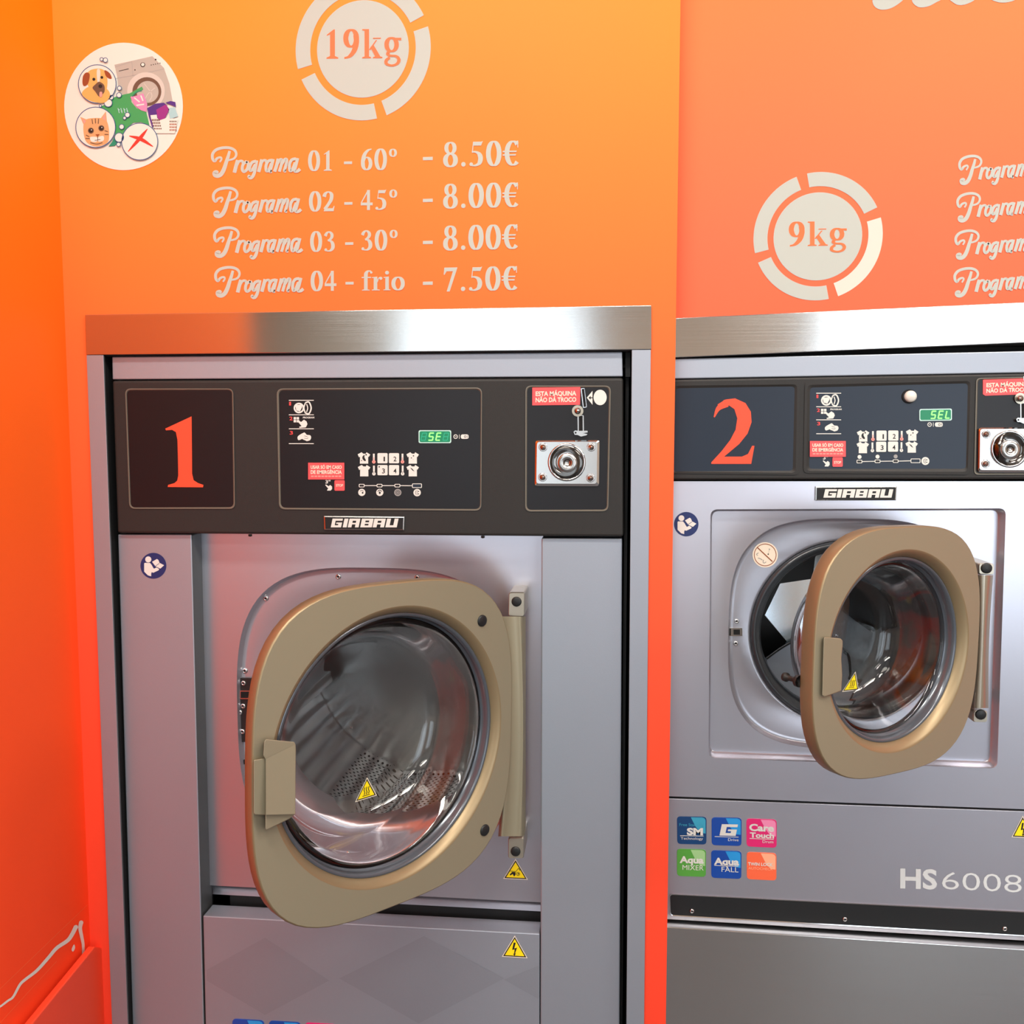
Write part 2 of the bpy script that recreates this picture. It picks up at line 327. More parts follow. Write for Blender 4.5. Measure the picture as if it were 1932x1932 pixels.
# serif numerals and letters; cell height 1 = capital height, drawn from strokes whose width follows direction like a broad pen
def pen(thick, thin): return lambda i, t: thin + (thick - thin) * min(1.0, abs(t.y) * 1.05) ** 1.6
ADV = {'.': .36, '-': .48, ' ': .35, 'i': .40, 'f': .46, 'r': .56, 'o': .66, 'k': .80, 'g': .74}
def arc(cx, cy, rx, ry, a0, a1, n=14): return [(cx + rx * math.cos(math.radians(a0 + (a1 - a0) * k / n)), cy + ry * math.sin(math.radians(a0 + (a1 - a0) * k / n))) for k in range(n + 1)]
def glyph(ch, P, C, R, L):
    """P(points) polygon, C(points, thick, thin, closed) pen stroke, R(cx,cy,rx,ry) blob"""
    T, t = .20, .065
    if ch == '0': C(arc(.36, .5, .23, .475, 0, 360, 24)[:-1], T, t, True)
    elif ch == '1': P([(.16, .82), (.42, 1.0), (.47, 1.0), (.47, .09), (.60, .035), (.60, 0), (.15, 0), (.15, .035), (.285, .09), (.285, .84), (.16, .785)])
    elif ch == '2':
        C([(.10, .72), (.16, .88), (.32, .965), (.47, .88), (.50, .72), (.44, .52), (.28, .29), (.12, .10)], T * .95, t, False)
        P([(.07, .0), (.60, .0), (.655, .27), (.615, .27), (.56, .155), (.14, .155)])
    elif ch == '3':
        C([(.12, .76), (.20, .90), (.34, .965), (.47, .87), (.49, .74), (.41, .62), (.27, .53)], T * .85, t, False)
        C([(.27, .55), (.44, .50), (.54, .34), (.52, .16), (.38, .04), (.20, .04)], T, t, False); R(.15, .09, .075, .075)
    elif ch == '4':
        P([(.365, 1.0), (.52, 1.0), (.52, 0), (.365, 0)]); P([(.04, .235), (.66, .235), (.66, .375), (.04, .375)])
        P([(.04, .375), (.10, .375), (.40, .86), (.40, 1.0)])
    elif ch == '5':
        P([(.22, .99), (.58, .99), (.64, 1.02), (.56, .83), (.20, .83)]); P([(.22, .99), (.17, .56), (.21, .56), (.25, .99)])
        C([(.17, .58), (.32, .58), (.47, .50), (.54, .32), (.48, .12), (.32, .035), (.18, .035)], T, t, False); R(.14, .085, .075, .075)
    elif ch == '6':
        C([(.62, .985), (.44, .93), (.26, .74), (.17, .45), (.18, .20)], T, t * .8, False); C(arc(.365, .31, .205, .285, 0, 360, 24)[:-1], T * .95, t, True)
    elif ch == '9':
        C([(.09, .015), (.28, .07), (.46, .26), (.55, .55), (.53, .80)], T, t * .8, False); C(arc(.35, .69, .205, .285, 0, 360, 24)[:-1], T * .95, t, True)
    elif ch == '7': P([(.10, 1.0), (.66, 1.0), (.66, .97), (.33, -.01), (.20, -.01), (.47, .84), (.20, .84), (.11, .70), (.07, .70)])
    elif ch == '8':
        C(arc(.36, .755, .175, .215, 0, 360, 20)[:-1], T * .85, t, True); C(arc(.36, .265, .215, .25, 0, 360, 22)[:-1], T, t, True)
    elif ch == '€':
        C(arc(.44, .5, .26, .47, 48, 312, 22), T, t, False); P([(.0, .60), (.60, .60), (.58, .54), (.0, .54)]); P([(.0, .46), (.57, .46), (.55, .40), (.0, .40)])
        P([(.60, 1.0), (.66, 1.0), (.66, .72), (.63, .72)])
    elif ch == '.': R(.17, .09, .095, .095)
    elif ch == '-': P([(.04, .27), (.42, .27), (.42, .42), (.04, .42)])
    elif ch == 'f':
        P([(.13, .68), (.30, .68), (.30, .06), (.40, .035), (.40, 0), (.03, 0), (.03, .035), (.13, .06)]); P([(.02, .68), (.46, .68), (.46, .62), (.02, .62)])
        C([(.215, .66), (.23, .86), (.34, .97), (.46, .95)], T * .9, t, False); R(.47, .90, .06, .06)
    elif ch == 'r':
        P([(.04, .66), (.30, .69), (.30, .06), (.42, .035), (.42, 0), (.04, 0), (.04, .035), (.13, .06), (.13, .62), (.04, .62)])
        C([(.30, .42), (.36, .60), (.46, .66)], .05, .05, False); R(.47, .60, .075, .075)
    elif ch == 'i':
        P([(.04, .66), (.29, .69), (.29, .06), (.37, .035), (.37, 0), (.03, 0), (.03, .035), (.12, .06), (.12, .62), (.04, .62)]); R(.205, .88, .095, .095)
    elif ch == 'o': C(arc(.33, .335, .225, .31, 0, 360, 22)[:-1], T * .95, t, True)
    elif ch == 'k':
        P([(.03, 1.0), (.29, 1.0), (.29, .06), (.37, .035), (.37, 0), (.03, 0), (.03, .035), (.12, .06), (.12, .94), (.03, .965)])
        P([(.29, .30), (.55, .62), (.60, .62), (.34, .28)]); P([(.44, .70), (.74, .70), (.74, .665), (.44, .665)])
        P([(.34, .38), (.46, .46), (.72, .06), (.80, .035), (.80, 0), (.44, 0), (.44, .035), (.52, .06)])
    elif ch == 'g':
        C(arc(.35, .46, .19, .225, 0, 360, 20)[:-1], T * .85, t, True); P([(.50, .69), (.72, .69), (.72, .60), (.50, .62)])
        C([(.26, .24), (.20, .14), (.30, .08), (.52, .06), (.63, -.06), (.56, -.20), (.36, -.26), (.16, -.20), (.15, -.08), (.28, .02)], .13, .07, False)
def serif(d, s, u0, u1, vb, vt, m, h=0.0, slope=0.0):
    """fit string s between u0 and u1, baseline vb, capital top vt"""
    tot = sum(ADV.get(c, .74) for c in s) - .08; k = (u1 - u0) / tot; H = vt - vb; x = -.04
    st = [h]
    for ch in s:
        def mp(p, x=x): return (u0 + (x + p[0]) * k, vb + H * p[1] + slope * (x + p[0]) * k)
        def nh(): st[0] += 0.00003; return st[0]
        def P(pts): d.poly([mp(p) for p in pts], m, nh())
        def C(pts, thick, thin, closed):
            pf = pen(thick, thin); V = [Vector(p) for p in pts]
            V = catmull(V, 3, closed); N = len(V); A = []; B = []
            for i, p in enumerate(V):
                a = V[i - 1] if (i > 0 or closed) else p; b = V[(i + 1) % N] if (i < N - 1 or closed) else p
                t = (b - a).normalized(); n = Vector((-t.y, t.x)); w = pf(0, t) / 2
                A.append(p + n * w); B.append(p - n * w)
            hh = nh(); d.mb.loft([[d.G(*mp(p), hh) for p in A], [d.G(*mp(p), hh) for p in B]], m, False, closed)
        def R(cx, cy, rx, ry): d.poly([mp(q) for q in arc(cx, cy, rx, ry, 0, 360, 18)[:-1]], m, nh())
        glyph(ch, P, C, R, None); x += ADV.get(ch, .74)

def programa(d, m, ox=0.0, oy=0.0, sx=1.0, sy=1.0, sk=0.0, h=0.0):
    """the script word, traced in crop units of the first price line"""
    st = [h]
    def T(p): return (62 + ox + (p[0] - 62) * sx, 325 + oy + (p[1] - 325) * sy + sk * (p[0] - 62))
    def S(pts, w, wf=None): st[0] += .00003; d.stroke([T(p) for p in pts], w * sy * 1.15, m, st[0], wf=(lambda i, t: wf(i) * sy * 1.15) if wf else None)
    bl = lambda a, b: (lambda i: a + (b - a) * math.sin(math.pi * i))
    S([(108, 268), (118, 250), (112, 240), (92, 246), (78, 262), (66, 248), (66, 220), (86, 196), (124, 184), (165, 184), (195, 198), (205, 222), (192, 246), (160, 256), (146, 250)], 11, bl(8, 15))
    S([(166, 202), (158, 232), (146, 268), (134, 306), (118, 336), (98, 348), (80, 344), (76, 330), (88, 324), (98, 332)], 15, bl(13, 22))
    S([(214, 256), (204, 290), (194, 330)], 19); S([(206, 290), (222, 264), (240, 262), (244, 274)], 13)
    S([(268, 262), (246, 280), (240, 308), (250, 324), (268, 310), (276, 282), (268, 262)], 15)
    S([(322, 262), (298, 270), (284, 296), (286, 316), (300, 312), (318, 280)], 15); S([(328, 258), (318, 304), (306, 344), (292, 360), (278, 354), (284, 344)], 15, bl(11, 17))
    S([(356, 252), (346, 290), (336, 326)], 18); S([(348, 284), (362, 260), (378, 258), (382, 270)], 13)
    S([(416, 256), (394, 262), (380, 288), (382, 318), (396, 314), (412, 276)], 15); S([(422, 250), (412, 290), (404, 322), (414, 322)], 16)
    S([(452, 248), (442, 288), (430, 324)], 17); S([(444, 282), (462, 254), (474, 258), (468, 290), (458, 324)], 15); S([(472, 280), (490, 252), (502, 256), (496, 290), (488, 318), (498, 320)], 15)
    S([(556, 248), (532, 254), (518, 280), (520, 316), (534, 312), (552, 270)], 15); S([(566, 244), (556, 284), (548, 318), (566, 320), (580, 308)], 16)

# ------------------------------------------------------------------ the room
LX = -0.858           # left partition face
def struct(name, mb, **k): return obj(name, mb, kind='structure', **k)
R_ = ROOM
struct('floor', MB().box((R_['x0'], R_['y0'], -0.05), (R_['x1'], 0.9, 0), 'floor_tile'))
struct('ceiling', MB().box((R_['x0'], R_['y0'], R_['z1']), (R_['x1'], 0.9, R_['z1'] + 0.05), 'ceiling_white'))
wl = MB(); wl.box((LX - 0.08, -0.78, 0), (LX, 0.06, R_['z1']), 'vinyl_print_left')
struct('wall_left', wl)
struct('wall_far_left', MB().box((R_['x0'] - 0.05, R_['y0'], 0), (R_['x0'], 0.06, R_['z1']), 'wall_paint'))
struct('wall_right', MB().box((R_['x1'], R_['y0'], 0), (R_['x1'] + 0.05, 0.9, R_['z1']), 'wall_paint'))
struct('wall_behind_left', MB().box((R_['x0'], 0.0, 0), (LX - 0.08, 0.06, R_['z1']), 'wall_paint'))
SX = 0.0985           # right edge of the left vinyl wall
OP1 = (-0.800, 0.042, 1.55)
wb = MB(); wb.box((LX, 0, 0), (OP1[0], 0.04, R_['z1']), 'vinyl_print'); wb.box((OP1[0], 0, OP1[2]), (OP1[1], 0.04, R_['z1']), 'vinyl_print')
wb.box((OP1[1], 0, 0), (SX, 0.04, R_['z1']), 'vinyl_print')
struct('wall_back', wb)
OP2 = (0.06, 0.86, 1.56)
Y2 = 0.05
wr = MB(); wr.box((OP2[0] - .02, Y2, OP2[2]), (OP2[1], Y2 + .04, R_['z1']), 'vinyl_print_right'); wr.box((OP2[1], Y2, 0), (R_['x1'], Y2 + .04, R_['z1']), 'vinyl_print_right')
struct('wall_back_right', wr)
struct('wall_service', MB().box((LX - .08, 0.9, 0), (R_['x1'], 0.95, R_['z1']), 'dark_shell').box((LX - .08, 0.06, 0), (LX - .03, 0.9, R_['z1']), 'dark_shell'))
# facade with two shop windows
wf_ = MB(); y0 = R_['y0']
xs = [R_['x0'], WINDOWS[0][0], WINDOWS[0][1], WINDOWS[1][0], WINDOWS[1][1], R_['x1']]
for k in (0, 2, 4): wf_.box((xs[k], y0 - .1, 0), (xs[k + 1], y0, R_['z1']), 'wall_paint')
for (xa, xb, za, zb) in WINDOWS:
    wf_.box((xa, y0 - .1, 0), (xb, y0, za), 'wall_paint'); wf_.box((xa, y0 - .1, zb), (xb, y0, R_['z1']), 'wall_paint')
struct('wall_front', wf_)
for i, (xa, xb, za, zb) in enumerate(WINDOWS):
    m = MB()
    for q in (xa, (xa + xb) / 2 - .03, xb - .06): m.box((q, y0 - .08, za), (q + .06, y0 + .06, zb), 'window_frame_grey')
    m.box((xa, y0 - .08, zb - .06), (xb, y0 + .06, zb), 'window_frame_grey'); m.box((xa, y0 - .08, za), (xb, y0 + .06, za + .06), 'window_frame_grey')
    w = struct('window_%d' % (i + 1), m)
    obj('pane', MB().box((xa, y0 - .03, za), (xb, y0 - .024, zb), 'glass'), w)
for x, y in FILL_PANELS:
    t = empty('fill_panel', (x, y, R_['z1']))
    tag(t, 'white rectangular fill panel added unseen at the ceiling', 'lamp', 'added ceiling fill panels')
    zc = R_['z1']; obj('housing', MB().box((x - .6, y - .17, zc - .03), (x + .6, y + .17, zc), 'ceiling_white'), t)
    obj('diffuser', MB().box((x - .56, y - .15, zc - .034), (x + .56, y + .15, zc - .03), 'fill_glow'), t)

# stainless trim round machine 1
P0 = FP(0)
FT = FP(-0.005)
def flat_slab(corners, yf, depth, m, r=0.0, mb=None, side=None):
    mb = mb or MB(); pl = FP(yf); pts = rrect(*corners, r) if r else corners
    mb.prism([pl.w(*p) for p in pts], (0, depth, 0), m, side); return mb
def drop(p, z=0.02): return Vector((p.x, p.y, z))
t1 = empty('trim_1', (-0.38, -0.005, 0)); t1['kind'] = 'structure'
obj('header_trim', flat_slab([(160, 594), (1229, 576), (1229, 659.5), (162, 669.5)], -0.006, 0.010, 'brushed_steel', side='shaded_steel'), t1, bevel=.001)
pl = FT
obj('side_trim', MB().prism([pl.w(163, 670), pl.w(195, 670), drop(pl.w(241, 1932)), drop(pl.w(211, 1932))], (0, .004, 0), 'satin_steel', 'shaded_steel'), t1, bevel=.0005)
obj('side_trim', MB().prism([pl.w(1192, 660), pl.w(1228, 660), drop(pl.w(1216.5, 1932)), drop(pl.w(1183, 1932))], (0, .004, 0), 'satin_steel', 'shaded_steel'), t1, bevel=.0005)
shade_mb = MB()                                    # black sheets added as the shade in the gaps round the machines
shade_mb.box((OP1[0], .0005, 0), (OP1[0] + .004, .10, OP1[2]), 'cavity_black'); shade_mb.box((OP1[1] - .004, .0005, 0), (OP1[1], .10, OP1[2]), 'cavity_black')
shade_mb.box((OP1[0], .0005, OP1[2] - .028), (OP1[1], .10, OP1[2]), 'cavity_black'); obj('gap_shade', shade_mb, t1)
t2 = empty('trim_2', (0.45, 0.04, 0)); t2['kind'] = 'structure'
obj('header_trim', flat_slab([(1262, 600.6), (2140, 561), (2140, 638), (1262, 675.2)], 0.044, 0.010, 'brushed_steel', side='shaded_steel'), t2, bevel=.001)

obj('gap_shade', MB().box((OP2[0], Y2 + .0005, OP2[2] - .03), (OP2[1], .12, OP2[2] + .002), 'cavity_black').box((OP2[0], Y2 + .03, 1.48), (OP2[1], .12, OP2[2]), 'cavity_black'), t2)  # black sheets standing in for shade in the gap above the machine
# board against the left wall
bx = LX + 0.020; bp = Plane((bx, 0, 0), (1, 0, 0))
a, b, c, d_ = bp.w(179, 1786), bp.w(193, 1788), bp.w(201, 1932), bp.w(60, 1932)
far = a + (d_ - a) * 4.0
bm_ = MB(); bm_.prism([a, b, drop(c, 0), drop(far, 0), far], (-0.012, 0, 0), 'board_paint')
bd = obj('board', bm_, bevel=.002)
tag(bd, 'orange-red board with a sloping top edge at the bottom left', 'board')
# cream outline painted on the left wall
PLW = Plane((LX, 0, 0), (1, 0, 0))
mb = MB(); d = Draw(mb, Gimg(PLW, 0, 1600, 4.025, .0008))
d.stroke([(-60, 1240), (0, 1205), (60, 1160), (100, 1130), (150, 1040), (190, 1000), (280, 930), (370, 830), (430, 760), (510, 705), (545, 660), (578, 595)], 20, 'sticker_white', wf=lambda i, t: 12 + 20 * i)
d.circ((577, 600), 16, 'sticker_white', .0001); d.stroke([(617, 562), (609, 610), (622, 680), (632, 740), (632, 850)], 22, 'sticker_white', .0002, wf=lambda i, t: 32 - 14 * i)
d.circ((617, 566), 16, 'sticker_white', .0003); d.poly([(562, 732), (570, 755), (560, 782), (548, 784), (545, 765)], 'sticker_white', smooth=True)
tag(obj('line_drawing', mb), 'wavy cream outline drawn on the orange wall at lower left', 'drawing')
mb = MB(); d = Draw(mb, Gimg(PLW, 0, 1600, 4.025, .0006))
for q in ([(-10, 1080), (665, 430)], [(-10, 1340), (430, 860)]): d.stroke(q, 3, 'new_cream_vinyl' if 0 else 'print_orange', smooth=False)
sc_ = obj('board_joint_lines', mb, bpy.data.objects['wall_left'])  # hairlines of the wall's board joints

# ------------------------------------------------------------------ vinyl on the walls
def emblem(c, r_out, r_in, r_disc, pl, txt, box, label, group, cream=None):
    cw = pl.w(*c); t = empty('capacity_emblem', cw); tag(t, label, 'emblem', group)
    G = Gworld(cw, (0, -1, 0), dh=.0006)
    for i, (a0, a1) in enumerate(((-70, 16), (25.5, 101), (110.5, 194), (203, 281.5))):
        mb = MB(); Draw(mb, G).ring((0, 0), r_out, r_in, 'new_cream_vinyl' if (cream and i == 0) else 'cream_vinyl', 0, a0, a1, 24)
        o = obj('ring_segment', mb, t)
        if cream and i == 0: o['label'] = 'brighter cream replacement segment'
    mb = MB(); Draw(mb, G).circ((0, 0), r_disc, 'cream_vinyl', 0, 64); obj('disc', mb, t)
    mb = MB(); serif(Draw(mb, Gimg(pl, *box[0], .0009)), txt, *box[1], 'print_orange', 0, box[2]); obj('lettering', mb, t)
Rw = lambda pl, xa, xb, y: (pl.w(xb, y).x - pl.w(xa, y).x) / 2
emblem((684.5, 93), Rw(P0, 556, 811, 93), Rw(P0, 583.5, 782.4, 93), Rw(P0, 596.3, 769.7, 93), P0, '19kg', ((540, 0, 6.662), (470, 1440, 738, 372), -.012),
       'cream ring emblem reading 19kg above machine 1', None)
P2 = FP(Y2)
emblem((1542.5, 446.5), Rw(P2, 1421.5, 1665.3, 446), Rw(P2, 1447.8, 1638, 446), Rw(P2, 1459, 1626.3, 446), P2, '9kg', ((1260, 0, 2.875), (655, 968, 1336, 1204), -.02),
       'cream ring emblem reading 9kg above machine 2, one segment brighter', None, True)
tl = empty('price_list', P0.w(690, 420)); tag(tl, 'four cream price lines Programa 01 to 04 above machine 1', 'price list')
CR = 'cream_vinyl'
LINES = [(0, 0, 1, '01', (628, 778, 320, 200), 272, (838, 886), '60', (935, 1092, 315, 190), (1126, 213), 247, '8.50€', (1420, 1868, 296, 150)),
         (6, 237, 1, '02', (633, 788, 558, 440), 511, (840, 888), '45', (937, 1094, 550, 432), (1128, 453), 493, '8.00€', (1420, 1866, 540, 396)),
         (13, 471, 1, '03', (640, 790, 795, 675), 747, (845, 893), '30', (937, 1094, 788, 668), (1130, 690), 740, '8.00€', (1420, 1863, 786, 642)),
         (19, 704, 1, '04', (643, 798, 1026, 908), 980, (847, 895), 'frio', (945, 1192, 1023, 905), None, 980, '7.50€', (1420, 1860, 1028, 888))]
for ox, oy, s_, n1, b1, dy, dx, n2, b2, deg, dy2, n3, b3 in LINES:
    mb = MB(); d = Draw(mb, Gimg(P0, 380, 220, 3.116, .0006))
    programa(d, CR, ox, oy); serif(d, n1, *b1, CR, 0, -.01); d.poly([(dx[0], dy + 8), (dx[1], dy + 7), (dx[1], dy - 9), (dx[0], dy - 8)], CR)
    serif(d, n2, *b2, CR, 0, -.01)
    if deg:
        q = arc(0, 0, 16, 21, 0, 360, 20)[:-1]; pf = pen(15, 6)
        d.stroke([(deg[0] + p[0], deg[1] + p[1]) for p in q], 10, CR, 0, closed=True, wf=pf, n=2)
    obj('program_text', mb, tl); mb = MB(); d = Draw(mb, Gimg(P0, 380, 220, 3.116, .0006))
    d.poly([(1302, dy2 + 10), (1360, dy2 + 9), (1360, dy2 - 11), (1302, dy2 - 9)], CR)
    serif(d, n3, *b3, CR, 0, -.02)
    obj('price_text', mb, tl)
tl2 = empty('price_list', P2.w(1880, 420)); tag(tl2, 'cream Programa price lines cut by the right edge, above machine 2', 'price list')
for (x, yb, w_) in ((1809.6, 340, .91), (1806, 410.5, .93), (1802.5, 481, .95), (1800.5, 552, .97)):
    mb = MB()
    pl = P2
    def G(u, v, h, x=x, yb=yb, w_=w_): return pl.w(x + (u - 62) / 3.116 * w_, yb + (v - 328) / 3.116 * .95 - .045 * (u - 62) / 3.116, h + .0006)
    programa(Draw(mb, G), CR); obj('program_word', mb, tl2)
mb = MB(); d = Draw(mb, Gimg(P2, 1630, 0, 6.397, .0006))
for q in ([(100, -10), (115, 60), (165, 105), (240, 118), (330, 98), (420, 45), (490, -20), (620, -180), (600, -330), (420, -400), (200, -300), (110, -140)],
          [(575, -20), (595, 40), (650, 82), (710, 90), (790, 72), (870, 30), (940, -15), (1010, -150), (980, -330), (820, -390), (650, -280), (580, -140)],
          [(1030, -15), (1070, 25), (1120, 55), (1180, 62), (1250, 45), (1340, -5), (1420, -120), (1400, -320), (1250, -380), (1090, -280), (1020, -140)],
          [(1530, -15), (1590, 18), (1660, 32), (1740, 26), (1830, -5), (1920, -110), (1900, -300), (1740, -360), (1570, -260), (1500, -120)]):
    d.poly(q, CR, smooth=True)
tag(obj('script_lettering', mb), 'rounded feet of big cream script letters cut by the top right edge', 'lettering')

# round sticker with pets and laundry
st = empty('round_sticker', P0.w(233, 201)); tag(st, 'round white pet laundry sticker with dog, cat and red cross', 'sticker')
GS = lambda dh: Gimg(P0, 100, 0, 4.83, dh)
mb = MB(); d = Draw(mb, GS(0)); d.disc((643, 970), 541, 'sticker_white', .0008, .0008, 72, 581); obj('backing', mb, st)
mb = MB(); d = Draw(mb, GS(.001))
d.poly([(560, 590), (905, 512), (1010, 618), (1060, 760), (1095, 950), (1010, 965), (900, 990), (680, 860), (600, 860), (585, 700)], 'picture_grey')
d.stroke([(566, 612), (720, 560)], 3, 'ink_grey', .0001, False); d.stroke([(575, 715), (720, 690), (1015, 628)], 4, 'ink_grey', .0001, False); d.stroke([(718, 560), (728, 690)], 3, 'ink_grey', .0001, False)
d.stroke([(600, 648), (690, 627)], 6, 'ink_black', .0001, False); d.circ((818, 590), 22, 'ink_black', .0001, 16); d.circ((818, 588), 15, 'sticker_white', .0002, 16)
for k in range(5): d.circ((895 + 20 * k, 592 - 4 * k), 5, 'ink_black', .0001, 6)
d.circ((935, 543), 8, 'ink_black', .0001, 8); d.circ((747, 637), 6, 'ink_black', .0001, 8)
d.circ((848, 830), 172, 'picture_silver', .0002, 32); d.circ((855, 835), 132, 'picture_brown', .0003, 32); d.circ((862, 838), 100, 'picture_grey', .0004, 32)
for q in ([(830, 760), (900, 860), (880, 920)], [(930, 800), (870, 850), (840, 900)]): d.stroke(q, 6, 'picture_silver', .0005)
obj('washing_machine_picture', mb, st)
mb = MB(); d = Draw(mb, GS(.0017))
d.poly([(432, 970), (470, 955), (560, 885), (640, 862), (700, 850), (810, 788), (822, 815), (770, 842), (708, 880), (715, 930), (760, 985), (850, 1020), (878, 1140), (800, 1112), (730, 1118), (680, 1160), (640, 1225), (600, 1290), (560, 1330), (505, 1335), (540, 1290), (566, 1230), (574, 1160), (560, 1090), (520, 1030), (440, 990)], 'picture_green')
d.stroke([(720, 880), (760, 840), (810, 825)], 9, 'picture_teal', .0001); d.poly([(505, 1335), (540, 1290), (566, 1230), (600, 1240), (600, 1290), (560, 1330)], 'picture_teal', .0001)
for k in range(4): d.stroke([(592 + 26 * k, 985), (604 + 26 * k, 1030)], 7, 'picture_sky', .0001, False); d.circ((600 + 26 * k, 1000 + (k % 2) * 14), 7, 'picture_sky', .0002, 8)
obj('green_cloth_picture', mb, st)
mb = MB(); d = Draw(mb, GS(.0022)); d.poly([(705, 885), (760, 872), (822, 850), (842, 900), (860, 950), (852, 1020), (800, 1004), (745, 960)], 'picture_pink')
for q in ([(740, 890), (790, 930)], [(760, 960), (830, 950)], [(800, 870), (820, 920)]): d.stroke(q, 12, 'sticker_white', .0001)
obj('pink_cloth_picture', mb, st)
mb = MB(); d = Draw(mb, GS(.0022))
d.poly([(858, 985), (930, 945), (1010, 935), (1040, 960), (1000, 1050), (950, 1110), (905, 1165), (872, 1060)], 'picture_purple'); d.poly([(940, 1000), (1030, 950), (1060, 1000), (1020, 1080), (960, 1100)], 'picture_violet', .0001)
d.poly([(1025, 935), (1070, 920), (1115, 930), (1120, 975), (1085, 960)], 'picture_purple', .0001); d.poly([(1050, 985), (1110, 975), (1140, 1060), (1065, 1085)], 'picture_sky', .0001)
d.poly([(888, 1050), (945, 1045), (950, 1080), (895, 1090)], 'sticker_white', .0002); d.poly([(895, 1080), (1060, 1075), (1140, 1085), (1110, 1215), (930, 1215)], 'sticker_white', .00005)
for r in range(4):
    for k in range(5): d.poly([(900 + 15 * k + 6 * r, 1085 + 27 * r), (910 + 15 * k + 6 * r, 1085 + 27 * r), (911 + 15 * k + 6 * r, 1103 + 25 * r), (902 + 15 * k + 6 * r, 1104 + 25 * r)], 'picture_brown', .0003)
    for k in range(4): d.poly([(1062 + 17 * k, 1100 + 26 * r), (1073 + 17 * k, 1099 + 26 * r), (1073 + 17 * k, 1113 + 26 * r), (1064 + 17 * k, 1114 + 26 * r)], 'picture_brown' if r == 0 else 'picture_rust', .0003)
obj('laundry_basket_picture', mb, st)
def bubble(c, r, name, extra=None, lw=7):
    mb = MB(); d = Draw(mb, GS(.0030)); d.circ(c, r, 'ink_white' if not extra else 'sticker_white', 0, 32, r * 1.02); d.ring(c, r, r - lw, 'picture_blue', .0001, k=1.02, n=40)
    if extra: extra(d)
    obj(name, mb, st)
def dog(d):
    d.poly([(262, 850), (330, 790), (470, 800), (520, 860), (480, 930), (400, 935), (310, 905)], 'picture_tan', .0002, True); d.poly([(300, 690), (340, 640), (420, 625), (475, 650), (495, 720), (490, 810), (460, 870), (400, 870), (345, 820), (310, 760)], 'picture_tan', .0003, True)
    d.poly([(305, 660), (335, 680), (320, 760), (285, 785), (268, 755), (275, 690)], 'picture_rust', .0004, True); d.poly([(470, 640), (515, 665), (535, 712), (510, 715), (480, 690)], 'picture_rust', .0004, True)
    d.poly([(385, 770), (420, 745), (465, 775), (470, 830), (450, 860), (420, 880), (385, 835), (360, 800)], 'picture_brown', .0005, True); d.circ((372, 722), 14, 'ink_black', .0006, 10); d.circ((445, 705), 13, 'ink_black', .0006, 10)
    d.circ((432, 785), 18, 'ink_black', .0007, 10); d.poly([(425, 840), (448, 840), (446, 880), (425, 882)], 'picture_rose', .0008, True)
    d.poly([(400, 640), (430, 640), (425, 740), (405, 745)], 'new_cream_vinyl', .0004, True)
def cat(d):
    d.poly([(280, 1120), (310, 1085), (400, 1075), (470, 1085), (500, 1130), (512, 1220), (495, 1300), (400, 1335), (310, 1300), (280, 1220)], 'picture_fur', .0002, True)
    d.poly([(248, 1065), (320, 1095), (285, 1150)], 'picture_fur', .0003); d.poly([(482, 1015), (492, 1120), (432, 1082)], 'picture_fur', .0003); d.poly([(262, 1080), (300, 1100), (284, 1130)], 'picture_rose', .0004); d.poly([(475, 1035), (480, 1100), (448, 1080)], 'picture_rose', .0004)
    for q in ([(355, 1085), (362, 1130)], [(385, 1080), (388, 1125)], [(415, 1082), (412, 1128)], [(300, 1230), (330, 1245)], [(296, 1262), (335, 1262)], [(470, 1190), (500, 1200)], [(470, 1225), (505, 1225)], [(340, 1300), (400, 1312), (450, 1300)]): d.stroke(q, 7, 'picture_brown', .0005)
    for x, y in ((345, 1190), (440, 1168)): d.circ((x, y), 27, 'picture_brown', .0006, 16); d.circ((x, y), 19, 'ink_black', .0007, 14); d.circ((x + 5, y - 6), 5, 'ink_white', .0008, 8)
    d.poly([(385, 1225), (425, 1222), (407, 1245)], 'picture_rust', .0006); d.stroke([(407, 1245), (408, 1275)], 5, 'ink_black', .0006); d.stroke([(380, 1280), (408, 1276), (432, 1270)], 5, 'ink_black', .0006)
    d.poly([(340, 1250), (400, 1250), (400, 1290), (350, 1290)], 'sticker_white', .0005, True); d.poly([(412, 1250), (460, 1240), (460, 1280), (415, 1290)], 'sticker_white', .0005, True)
def cross(d):
    d.stroke([(860, 1175), (790, 1262), (685, 1380)], 26, 'picture_red', .0003, wf=lambda i, t: 6 + 26 * math.sin(math.pi * min(1, max(0, i)))); d.stroke([(694, 1238), (800, 1268), (912, 1336)], 26, 'picture_red', .0004, wf=lambda i, t: 6 + 26 * math.sin(math.pi * i))
bubble((403, 765), 175, 'dog_portrait', dog); bubble((388, 1160), 184, 'cat_portrait', cat); bubble((790, 1290), 168, 'red_cross', cross)
for x, y, r in ((443, 540, 18), (477, 547, 23), (605, 803, 21), (601, 866, 25), (530, 888, 23), (503, 937, 39), (678, 1047, 25), (652, 1075, 17), (625, 1155, 25), (603, 1253, 44), (597, 1316, 21), (432, 965, 14)):
    bubble((x, y), r, 'bubble', lw=6)

